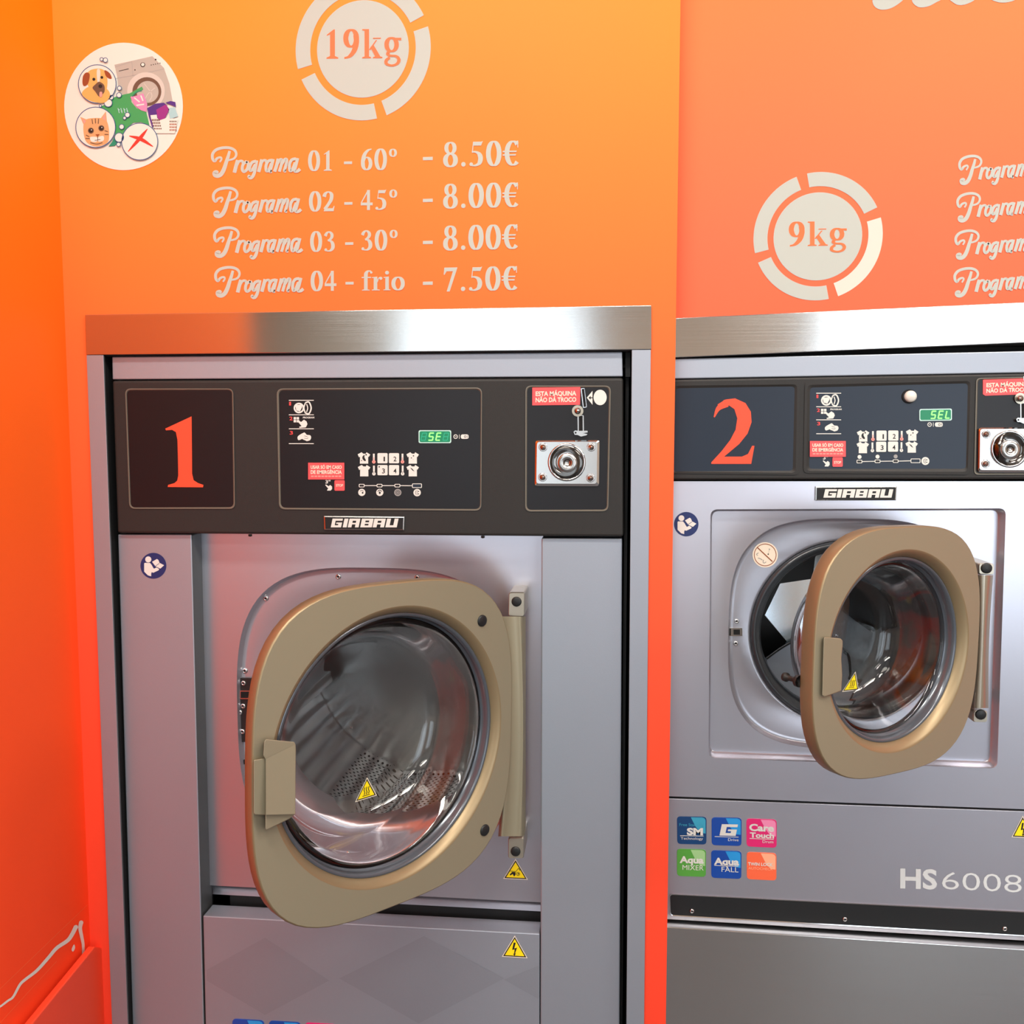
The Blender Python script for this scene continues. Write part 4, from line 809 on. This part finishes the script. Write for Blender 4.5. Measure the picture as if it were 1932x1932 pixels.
badge(m1, PF, [(611, 973.5), (763, 975), (762, 1000.5), (612, 999.5)], [(624 + 590 - 590, 643.5), (646.5, 654), (656, 676.5), (679.5, 701.5), (703, 724.5), (727, 748.5)], (978.5, 995), 3.5)
for x in (472, 911): obj('clip', MB().lathe(PF.w(x, 1011 if x > 800 else 1008), (0, 0, -1), (0, 1, 0), [(.003, 0), (.003, .003), (.0002, .004)], 'rubber', 12), m1)
# columns and lower panel
obj('side_panel', MB().prism([PC.w(222, 1008), PC.w(361.5, 1008), dn(383, PC), dn(247, PC)], (0, .045, 0), 'satin_steel', 'shaded_steel'), m1, bevel=.002)
obj('side_panel', MB().prism([PC.w(1021.5, 1015.5), PC.w(1174, 1016), dn(1171, PC), dn(1019.5, PC)], (0, .045, 0), 'satin_steel'), m1, bevel=.002)
lp = obj('lower_panel', MB().prism([PC.w(383, 1728), PC.w(1018, 1762), dn(1018, PC), dn(384.5, PC)], (0, .038, 0), 'satin_steel'), m1, bevel=.0015)
mb = MB(); d = Draw(mb, ident(PC, .0003))
d.poly([(800, 1766), (951, 1846), (790, 1931), (640, 1846)], 'motif_steel'); d.poly([(500, 1769), (621, 1850), (500, 1915), (390, 1850), (390, 1830)], 'motif_steel'); d.poly([(1016, 1822), (951, 1848), (1016, 1885)], 'motif_steel')
obj('diamond_motif', mb, lp, label='faint darker diamond pattern')
PLd = Plane((0, 0, PC.w(700, 1744).z), (0, 0, 1))
for x, y in ((437, 1724), (964, 1753.5)): screw(lp, PLd, x, y, 3.6)
manual_sticker(m1, PC, 0, 0, 1)
tri_sticker(m1, Gimg(PC, 920, 1600, 8.4, .0004), [(430, 1385), (225, 1722), (634, 1746)], 'bolt', 'yellow triangle with a lightning bolt')
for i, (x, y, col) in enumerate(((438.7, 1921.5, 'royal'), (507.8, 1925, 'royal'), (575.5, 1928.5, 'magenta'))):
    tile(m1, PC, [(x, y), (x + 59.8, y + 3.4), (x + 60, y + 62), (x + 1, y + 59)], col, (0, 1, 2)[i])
# recessed front plate with pressed door surround
Yp = 0.048; PP = FP(Yp)
cx1 = PP.w(705, 1345).x; cz1 = (PP.w(700, 1071).z + PP.w(700, 1628).z) / 2
A1 = (PP.w(966, 1345).x - PP.w(443.5, 1345).x) / 2; B1 = (PP.w(700, 1071).z - PP.w(700, 1628).z) / 2
def plate_loft(x0, x1, z0, z1, cx, cz, a, b, n, R, y, steps, m, lip=None, N=128, rect_r=None):
    def rect():
        out = []
        for i in range(N):
            t = 2 * math.pi * i / N; c, s_ = math.cos(t), math.sin(t)
            k = 1e9
            if abs(c) > 1e-9: k = min(k, ((x1 - cx) if c > 0 else (x0 - cx)) / c)
            if abs(s_) > 1e-9: k = min(k, ((z1 - cz) if s_ > 0 else (z0 - cz)) / s_)
            out.append(Vector((cx + k * c, y, cz + k * s_)))
        # snap to corners
        for qx in (x0, x1):
            for qz in (z0, z1):
                j = min(range(N), key=lambda i: (out[i] - Vector((qx, y, qz))).length); out[j] = Vector((qx, y, qz))
        return out
    rings = [rect()]
    for k, dy in steps: rings.append([Vector((cx + squircle(a, b, n, 2 * math.pi * i / N)[0] * k, y + dy, cz + squircle(a, b, n, 2 * math.pi * i / N)[1] * k)) for i in range(N)])
    for r, dy in lip: rings.append([Vector((cx + r * math.cos(2 * math.pi * i / N), y + dy, cz + r * math.sin(2 * math.pi * i / N))) for i in range(N)])
    mb = MB(); mb.loft(rings[:2], m, smooth=False); mb.loft(rings[1:], m, smooth=True); return mb
X0p = PP.w(386, 1400).x; X1p = PP.w(1024, 1300).x
fp = plate_loft(X0p, X1p, PP.w(700, 1686).z, PP.w(700, 1009).z + .01, cx1, cz1, A1, B1, 3.2, .19, Yp,
                [(1.0, 0), (.997, .0012), (.986, .011), (.981, .0125), (.955, .0125)], 'plate_steel', [(.205, .0130), (.2, .0145), (.193, .022), (.186, .034), (.184, .05)])
fr = obj('front_plate', fp, m1)
zb = PP.w(700, 1686).z
obj('rolled_edge', MB().loft([[Vector((x, Yp + .014 * math.sin(t), zb - .018 * (1 - math.cos(t)))) for x in (X0p, X1p)] for t in [k * math.pi / 12 for k in range(8)]], 'plate_steel', closed=False), fr)
obj('gap_shade_backing', MB().box((X0p - .03, .064, zb - .05), (X0p + .03, .08, 1.23), 'cavity_black'), m1)  # black box added as the shade in the gap beside the front plate
obj('lower_rail', MB().box((X0p, .064, zb - .06), (X1p, .08, zb - .012), 'dark_shell'), m1)
PR = FP(Yp + .0125)
for x, y in ((502, 1129), (638.5, 1088), (787, 1089.5), (462.4, 1265.6), (787, 1596), (650, 1612)): screw(fr, PR, x, y, 5.2)
# striker plate
sp = obj('lock_striker', flat_slab([(444.5, 1279.5), (482, 1279.5), (482, 1400), (446.5, 1400)], Yp + .008, .004, 'rubber', r=4), m1)
PS = FP(Yp + .008)
for x, y in ((459.7, 1288.7), (459, 1332), (453, 1344), (458, 1380)): screw(sp, PS, x, y, 5)
mb = MB(); d = Draw(mb, ident(PS)); d.slab([(448, 1303), (474, 1303), (474, 1319), (448, 1319)], 'dull_chrome', .002, .002); d.poly([(454, 1305), (474, 1305), (474, 1317), (454, 1317)], 'cavity_black', .0022); obj('latch_hole', mb, sp)
obj('latch_slot', flat_slab([(446, 1434), (462, 1434), (462, 1442), (446, 1442)], Yp + .008, .004, 'rubber'), m1)
# drum
drum_mat('drum_steel_one', cx1, cz1, (0.85, 0.86, 0.87, 1))
dr = MB().lathe((cx1, 0, cz1), (0, 1, 0), (0, 0, 1), [(.184, .098), (.188, .10), (.20, .106), (.262, .112), (.268, .118)], 'plate_steel', 96)
D1 = obj('tub_lip', dr, m1)
dr = MB().lathe((cx1, 0, cz1), (0, 1, 0), (0, 0, 1), [(.268, .118), (.27, .13), (.27, .50), (.262, .515)], 'drum_steel_one', 96)
dm = obj('drum', dr, m1)
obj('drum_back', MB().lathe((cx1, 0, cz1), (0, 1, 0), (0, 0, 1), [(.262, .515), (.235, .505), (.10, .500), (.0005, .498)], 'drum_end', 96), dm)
def lifter(cx, cz, R, ang, y0_, y1_, hgt, wid, m, parent):
    def P(a, r, y): return Vector((cx + r * math.cos(a), y, cz + r * math.sin(a)))
    rings = []
    for y in (y0_, y0_ + .01, y1_ - .01, y1_):
        k = 0.3 if y in (y0_, y1_) else 1
        rings.append([P(ang - wid, R, y), P(ang - wid * .35, R - hgt * k, y), P(ang + wid * .35, R - hgt * k, y), P(ang + wid, R, y)])
    mb = MB().loft(rings, m, smooth=False, closed=False, cap0=True, cap1=True); obj('drum_lifter', mb, parent)
for k in range(3): lifter(cx1, cz1, .269, math.radians(-48 + 120 * k), .14, .48, .06, .17, 'drum_steel_one', dm)

# machine 1 door
dq = dict(al=math.radians(49.25), X0=-.1425, Y0=-.03, Zc=.967, a=.2165, b=.2265, n=3.35, R=.1845, roll=math.radians(1.6), th=.021, bowl=.115)
D, Md, PD, dc, dax, dup = door(m1, dq)
def ident_door(pl, dh=0.0): return Gimg(pl, 400, 1340, 4.39, dh)
mb = MB(); d = Draw(mb, Gimg(PD, 400, 1340, 4.39, 0))
d.slab([(447, 240), (680, 262), (692, 285), (695, 330), (690, 860), (640, 900), (452, 992), (442, 985), (442, 870), (442, 405), (425, 375), (432, 262)], 'bronze_paint', .016, .010)
d.slab([(350, 412), (420, 400), (445, 400), (445, 868), (355, 866), (345, 850), (345, 425)], 'bronze_paint', .012, .012, 'bronze_rim')
h_ = obj('latch_handle', mb, D, bevel=.0012)
mb = MB(); d = Draw(mb, Gimg(PD, 400, 1340, 4.39, .0))
mb.face([d.G(447, 402, .0165), d.G(690, 285, .0165), d.G(688, 860, .0225), d.G(447, 866, .0225)], 'bronze_paint'); mb.face([d.G(447, 402, .0165), d.G(447, 866, .0225), d.G(447, 866, .016)], 'bronze_paint'); mb.face([d.G(690, 285, .0165), d.G(688, 860, .0225), d.G(688, 860, .016)], 'bronze_paint'); mb.face([d.G(447, 866, .0225), d.G(688, 860, .0225), d.G(688, 860, .016), d.G(447, 866, .016)], 'bronze_paint')
obj('handle_ridge', mb, D)
for x, y in ((909, 1171), (914, 1566)):
    c = PD.w(x, y); obj('bolt_cap', MB().lathe(c, PD.n, dup, [(.0088, 0), (.0085, .002), (.007, .0028), (.0002, .003)], 'rubber', 20), D)
PB = Plane(dc + dax * (dq['bowl'] - .010), PD.n)
tri_sticker(D, Gimg(PB, 400, 1340, 4.39, .0), [(1285, 555), (1185, 762), (1366, 705)], 'heat', 'yellow hot surface triangle')
# hinge
def hinge_block(parent, front, yf, yb, cap, m='grey_bronze'):
    mb = MB(); pl = FP(yf); o = rrect(*front, 5); e = rrect(*[(p[0] + (1.5 if k in (0, 3) else -1.5), p[1] + (1.5 if k < 2 else -1.5)) for k, p in enumerate(front)], 4)
    A = [pl.w(*p) for p in o]; E = [pl.w(*p) + Vector((0, -.003, 0)) for p in e]; Bk = [Vector((p.x, yb, p.z)) for p in A]
    mb.loft([Bk, A, E], m, smooth=False); mb.face(E, m); hb = obj('hinge_block', mb, parent)
    c = pl.w(*cap, .003); obj('hinge_cap', MB().lathe(c, (0, -1, 0), (0, 0, 1), [(.0077, 0), (.0076, .0016), (.006, .0024), (.0002, .0025)], 'rubber', 24), hb)
hinge_block(m1, [(960, 1117), (990.5, 1117), (990, 1163), (959, 1163)], -.014, Yp, (974.6, 1135))
hinge_block(m1, [(959, 1579), (989, 1579), (988.5, 1619), (958.5, 1619)], -.014, Yp, (972.8, 1606))
def hinge_cover(parent, rows, cols, m):
    """rows: (pixel y, x shift, bow); cols: (pixel x, depth, bow share)"""
    mb = MB(); R = [[FP(y).w(x + sx + bow * k, py) for (x, y, k) in cols] for py, sx, bow in rows]
    mb.loft(R, m, smooth=True, closed=False); return obj('hinge_cover', mb, parent)
rows = [(1163 + (1578 - 1163) * k / 12, 0, 10 * math.sin(math.pi * k / 12)) for k in range(13)]
hinge_cover(m1, rows, [(940, -.012, 1), (943.5, -.034, 1), (946, -.037, 1), (949, -.036, 1), (952, -.028, 1), (970, -.022, .8), (978, -.020, .7), (981, -.021, .6), (984, -.017, .3), (990, -.002, 0), (992, .03, 0)], 'bronze_paint')
tri_sticker(m1, Gimg(PP, 920, 1600, 8.4, .0004), [(443, 172), (246, 486), (640, 504)], 'hand', 'yellow triangle with hand caught in gears')

# ------------------------------------------------------------------ machine 2
m2 = empty('washing_machine', (0.45, 0.45, 0))
tag(m2, 'smaller steel washing machine numbered 2 with its bronze door open', 'washing machine')
Yf = 0.052; PM = FP(Yf)
sh = MB()
for a, b in (((.07, .075, .01), (.075, .85, 1.49)), ((.80, .075, .01), (.805, .85, 1.49)), ((.07, .075, 1.49), (.805, .85, 1.495)), ((.07, .845, .01), (.805, .85, 1.49)), ((.07, .075, .005), (.805, .85, .01))): sh.box(a, b, 'dark_shell')
obj('body_shell', sh, m2)
obj('top_strip', flat_slab([(1262, 677), (2130, 658), (2130, 700), (1262, 715)], .050, .03, 'satin_steel'), m2, bevel=.0015)
obj('control_fascia', flat_slab([(1258, 716.5), (2130, 701), (2130, 904), (1258, 905.5)], .046, .03, 'fascia_grey'), m2, bevel=.003)
P3 = FP(.046)
z = lambda u, v: (1240 + u / 2.792, 560 + v / 2.792)
n2 = recessed('number_panel', m2, P3, [z(78, 455), z(752, 450), z(745, 938), z(68, 930)], [z(98, 482), z(724, 472), z(714, 916), z(84, 920)], 9, 'fascia_grey', 'overlay_blue')
mb = MB(); d = Draw(mb, Gimg(P3, 1240, 560, 2.792, .0006))
d.poly([(294, 634), (300, 600), (318, 565), (360, 540), (410, 535), (465, 560), (495, 605), (498, 660), (475, 720), (430, 775), (352, 842)], 'numeral_red') if 0 else None
d.stroke([(300, 634), (322, 588), (365, 560)], 16, 'numeral_red', 0, wf=lambda i, t: 6 + 36 * i)
d.poly([(318, 567), (360, 541), (410, 535), (465, 560), (493, 605), (497, 660), (476, 720), (432, 775), (352, 842), (446, 842), (478, 828), (500, 785), (512, 785), (495, 880), (285, 880), (285, 872), (340, 812), (384, 755), (413, 700), (422, 640), (407, 592), (380, 573), (350, 573), (330, 588)], 'numeral_red', .0001)
obj('numeral', mb, n2, label='red numeral 2')
p2_ = recessed('program_panel', m2, P3, [z(778, 450), z(1665, 430), z(1645, 937), z(770, 928)], [z(805, 478), z(1636, 456), z(1626, 906), z(800, 906)], 9, 'fascia_grey', 'overlay_blue')
controls(p2_, P3, dict(ins=(1540, 741.9, .935), shirts=[(1628.4, 822.5), (1627.8, 844.3), (1721, 820.8), (1720, 843.3)], thermo=[(1647, 822.5), (1701.3, 822), (1646, 843.8), (1700.8, 843.3)],
    keys=[(1663.2, 822), (1685.4, 821.8), (1662.5, 843), (1684.9, 842.6)], prog=[(1621.5, 870.8), (1655.7, 870.3), (1689.8, 870), (1727.3, 869.4)],
    stages=[(1621.7, 862, 3.8), (1655.7, 861.6, 3.8), (1689.8, 861.2, 3.8), (1745.9, 869.8, 7.6)],
    led=((1734.6, 771.8), (1796, 794.3)), sl=-1, digits=' SEL', dx=3, clock=(1753.9, 801), pill=(1771.3, 801), notice=(1528, 832, 1595.8, 861.8), stop=(1570.6, 862.6, 1590, 880.5), hand=(1558.7, 874.6)))
c = P3.w(1716, 748); mb = MB().lathe(c + Vector((-.001, 0, 0)), (0, -1, 0), (0, 0, 1), [(.0105, 0), (.0105, .0015), (.0085, .0015)], 'cavity_black', 28); mb.lathe(c + Vector((.0008, 0, 0)), (0, -1, 0), (0, 0, 1), [(.0088, 0), (.0086, .004), (.006, .0062), (.0001, .007)], 'sticker_white', 28)
obj('indicator_lamp', mb, p2_, label='round white indicator lens')
c2 = recessed('coin_panel', m2, P3, [(1842, 713.5), (2016, 709), (2010, 895), (1838, 895.5)], [(1845, 716.5), (2013, 712), (2007, 892), (1841, 892.5)], 8, 'fascia_rim', 'overlay_dark')
coin_parts(c2, P3, 835.6, -25, .985, dict(c=[(1854, 716.5), (1946, 713.5), (1945, 743.5), (1854, 746.8)], cut=True), False)
# front: upper plate with a sunken rectangle and the pressed door surround
cz2 = (FP(.075).w(1600, 978).z + FP(.075).w(1600, 1412).z) / 2; cx2 = .3765; Yr = Yf + .018
A2 = cx2 - FP(Yr).w(1373.5, 1215).x; B2 = (FP(Yr).w(1600, 977).z - FP(Yr).w(1600, 1413).z) / 2
mb = MB(); pl = PM
outer = [pl.w(1254, 908), pl.w(2130, 908), pl.w(2130, 1534), pl.w(1252, 1502)]
N = 8
hole = rrect((1340.5, 961), (1898, 959), (1881.5, 1450), (1336.5, 1430), 14, N)
hole2 = rrect((1342.5, 963), (1896, 961), (1879.5, 1448), (1338.5, 1428), 14, N)
H1 = [pl.w(*p) for p in hole]; H2 = [pl.w(*p) + Vector((0, .003, 0)) for p in hole2]; H3 = [Vector((p.x, Yr - .003, p.z)) for p in H2]
ctr = sum(H1, Vector()) / len(H1)
H4 = [Vector((p.x + (ctr.x - p.x) * .012, Yr, p.z + (ctr.z - p.z) * .014)) for p in H2]
q = N + 1
for k in range(4):
    ks = [k * q + j for j in range(q)]
    for j in range(q - 1): mb.face([outer[k], H1[ks[j]], H1[ks[j + 1]]], 'plate_steel')
    a, b = H1[ks[-1]], H1[((k + 1) % 4) * q]
    mb.face([outer[k], a, b, outer[(k + 1) % 4]], 'plate_steel')
mb.prism(outer, (0, .0, 0), 'plate_steel') if 0 else None
mb.loft([H1, H2, H3, H4], 'plate_steel', smooth=True)
up2 = obj('upper_panel', mb, m2)
x0, x1, z0_, z1_ = min(p.x for p in H4), max(p.x for p in H4), min(p.z for p in H4) + .004, max(p.z for p in H4) - .001
steps = [(1.0, 0), (.996, .001), (.982, .0105), (.976, .0115), (.945, .0115)]
pts = plate_loft(min(p.x for p in H4) - .002, max(p.x for p in H4) + .002, min(p.z for p in H4) - .002, max(p.z for p in H4) + .002, cx2, cz2, A2, B2, 3.2, .13, Yr,
                 steps, 'plate_steel', [(.153, .0115), (.149, .0125), (.146, .018)])
dp = obj('front_plate', pts, m2)
RG = cx2 - FP(Yr + .014).w(1416.5, 1194).x
obj('opening_gasket', MB().lathe((cx2, Yr, cz2), (0, 1, 0), (0, 0, 1), [(RG + .001, .0125), (RG - .002, .006), (RG - .006, .006), (RG - .009, .013), (RG - .012, .012), (RG - .016, .020), (RG - .018, .04), (RG - .016, .055)], 'dark_gasket', 96), m2)
# drum of machine 2
Rd = RG - .016
drum_mat('drum_steel_two', cx2, cz2, (0.70, 0.71, 0.72, 1), 80)
dr2 = obj('drum', MB().lathe((cx2, 0, cz2), (0, 1, 0), (0, 0, 1), [(Rd, .125), (Rd + .04, .13), (.23, .14), (.235, .15), (.235, .40), (.23, .405)], 'drum_steel_two', 96), m2)
obj('drum_back', MB().lathe((cx2, 0, cz2), (0, 1, 0), (0, 0, 1), [(.23, .405), (.0005, .40)], 'drum_bright', 64), dr2)
PBk = FP(.36)
sp_ = MB(); d = Draw(sp_, ident(PBk))
def thick(q, m='drum_spider'): d.slab(q, m, .012, .03)
thick([(1395, 1150), (1432, 1158), (1443, 1161), (1486, 1212), (1470, 1222), (1448, 1238), (1410, 1260)])
thick([(1400, 1150), (1443, 1161), (1472, 1101), (1533, 1092), (1538, 1052), (1560, 1005), (1440, 1040)])
thick([(1600, 1090), (1680, 1120), (1690, 1180), (1640, 1190), (1600, 1160)])
obj('drum_spider', sp_, dr2, label='black spokes on the drum back')
PFc = Plane((.24, .374, 1.17), (-.117, -.989, .09)); mb = MB(); mb.prism([PFc.w(*p) for p in ((1436, 1160), (1468, 1098), (1532, 1089), (1560, 1090), (1556, 1228), (1484, 1216))], (0, .004, 0), 'drum_bright')  # added mirror plate, tilted so the drum back reflects a window
obj('drum_reflector', mb, dr2, label='tilted mirror plate added for a bright window reflection')
PBl = FP(.27); mb = MB(); d = Draw(mb, ident(PBl))
q = [(1446, 1243), (1462, 1231), (1480, 1219), (1498, 1210), (1516, 1206), (1540, 1208), (1570, 1218), (1600, 1240), (1600, 1340), (1540, 1360), (1500, 1345), (1462, 1300)]
d.slab(q, 'satin_steel', 0, .05, 'rubber'); d.stroke(q[:9], 4.5, 'rubber', .002); d.stroke([(p[0], p[1] - 1.6) for p in q[:9]], 1, 'dull_chrome', .004)
obj('drum_lifter', mb, dr2)
# latch bracket and stickers
PQ = FP(Yr + .0115)
mb = MB(); d = Draw(mb, ident(PQ)); d.slab([(1376, 1185), (1400.5, 1185), (1400.5, 1200), (1376, 1200)], 'dull_chrome', .0015, .0015); d.poly([(1384, 1188), (1396, 1188), (1396, 1197.5), (1384, 1197.5)], 'cavity_black', .0018); d.poly([(1376, 1186), (1379, 1186), (1379, 1199), (1376, 1199)], 'cavity_black', .0018); obj('lock_striker', mb, m2)
for x, y in ((1389.7, 1172), (1388, 1213.7)): screw(dp, PQ, x, y, 4.8)
mb = MB(); d = Draw(mb, Gimg(PQ, 1400, 1000, 19.32, .0006)); d.circ((845, 905), 462, 'label_cream', 0, 40); d.ring((845, 905), 410, 385, 'picture_rust', .0003, n=40); d.stroke([(565, 640), (1110, 1150)], 34, 'picture_rust', .0004, False)
d.circ((1000, 700), 24, 'ink_grey', .0003, 8); d.circ((955, 880), 26, 'ink_black', .0003, 10); d.stroke([(955, 880), (1000, 700)], 8, 'ink_grey', .0003, False)
for q in ([(600, 830), (530, 880), (570, 930)], [(580, 1020), (660, 1040), (740, 1090)], [(780, 1080), (770, 1180), (820, 1200), (880, 1160)]): d.stroke(q, 26, 'ink_grey', .0003)
obj('no_pets_sticker', mb, m2, label='round white prohibition sticker with orange ring')
manual_sticker(m2, PM, 1005.4, -78.5, .945)
badge(m2, PM, [(1539, 918), (1692, 917), (1690.5, 944), (1538.5, 944.5)], [(1553.5, 1576), (1578, 1586), (1588, 1611), (1613, 1634.5), (1636.5, 1658), (1660, 1682)], (923, 939), 3.5)
# lower plates
obj('middle_panel', MB().prism([PM.w(1252, 1506), PM.w(2130, 1538), PM.w(2130, 1787), PM.w(1250, 1734)], (0, .02, 0), 'plate_steel'), m2, bevel=.001)
ks = MB(); d = Draw(ks, ident(PM)); q = rrect((1264, 1688), (2130, 1732), (2130, 1776), (1265.5, 1726), 6); e = rrect((1262.5, 1686.5), (2132, 1730), (2132, 1778), (1264, 1727.8), 7)
ks.loft([[PM.w(*p, .0) for p in e], [PM.w(*p, .0014) for p in e], [PM.w(*p, .001) for p in q], [PM.w(*p, .0003) for p in q]], ['plate_steel', 'chrome', 'rubber'], False); ks.face([PM.w(*p, .0003) for p in q], 'rubber')
kk = obj('kick_slot', ks, m2, label='long black slot strip')
for x, y in ((1305.5, 1718.5), (1594, 1734), (1895.6, 1752)): screw(kk, PM, x, y, 4.6, .0005)
PBs = FP(.034)
obj('base_panel', MB().prism([PBs.w(1248, 1748.5), PBs.w(2130, 1804), drop(PBs.w(2130, 1932)), drop(PBs.w(1248, 1932))], (0, .025, 0), 'brushed_steel'), m2, bevel=.001)
V = lambda u, v: (1260 + u / 8.78, 1520 + v / 8.78)
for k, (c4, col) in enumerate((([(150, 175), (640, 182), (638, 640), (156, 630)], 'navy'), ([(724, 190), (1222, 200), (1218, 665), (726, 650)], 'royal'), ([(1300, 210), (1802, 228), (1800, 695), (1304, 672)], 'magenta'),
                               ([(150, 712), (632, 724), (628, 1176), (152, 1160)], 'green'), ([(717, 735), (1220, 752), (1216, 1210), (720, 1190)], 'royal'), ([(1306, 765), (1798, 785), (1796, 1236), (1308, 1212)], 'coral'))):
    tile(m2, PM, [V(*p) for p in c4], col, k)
mb = MB(); d = Draw(mb, Gimg(PM, 1220, 1480, 2.713, .0005)); d.text('HS', 1298, 1487, 528, 434, 'model_grey', 0, .03, slope=.032); d.text('6008', 1512, 1920, 536, 446, 'model_grey', 0, -.008, slope=.045)
obj('model_lettering', mb, m2)
tri_sticker(m2, Gimg(PM, 1260 - 40, 1480, 2.713, .0005), [(1925, 160), (1868, 270), (1990, 276)], 'bolt', 'yellow triangle with a lightning bolt')

# machine 2 door
dq2 = dict(al=math.radians(33.9), X0=.535, Y0=-.03, Zc=1.101, a=.1635, b=.171, n=3.2, R=.131, roll=math.radians(1.0), th=.024, bowl=.115)
D, Md, PD2, dc, dax, dup = door(m2, dq2)
mb = MB(); d = Draw(mb, Gimg(PD2, 1260, 940, 2.875, 0))
d.slab([(850, 752), (935, 760), (948, 772), (948, 800), (941, 870), (946, 960), (940, 1045), (915, 1055), (850, 1078), (837, 1070), (840, 930), (845, 762)], 'bronze_paint', .006, .004, 'bronze_rim')
obj('latch_handle', mb, D, bevel=.0012)
mb = MB(); c = Md @ Vector((-2 * dq2['a'] + .004, dq2['th'] + .002, -.03)); mb.lathe(c, dax, dup, [(.008, 0), (.008, .005), (.0035, .006), (.0035, .022), (.006, .023), (.006, .028), (.0003, .029)], 'fascia_grey', 16)
obj('latch_pin', mb, D)
PB2 = Plane(dc + dax * (dq2['bowl'] - .010), PD2.n)
tri_sticker(D, Gimg(PB2, 1260, 940, 2.875, .0), [(1018, 940), (945, 1050), (1036, 1040)], 'heat', 'yellow hot surface triangle')
hinge_block(m2, [(1845, 1062), (1875, 1063), (1874.5, 1084.5), (1845, 1084)], -.012, Yr, (1861, 1072))
hinge_block(m2, [(1835, 1340), (1863, 1341), (1862, 1362.5), (1834.5, 1362)], -.012, Yr, (1850, 1347.8))
rows = [(1085 + (1336 - 1085) * k / 12, 29 - 8.8 * k / 12 - 29, -7 * math.sin(math.pi * k / 12) * .5) for k in range(13)]
hinge_cover(m2, rows, [(1838, -.005, 0), (1846, -.020, -.8), (1852, -.024, -.8), (1860, -.024, 0), (1866, -.021, .8), (1869, -.018, 1), (1874, .0, 1), (1874, .05, 1)], 'grey_bronze')
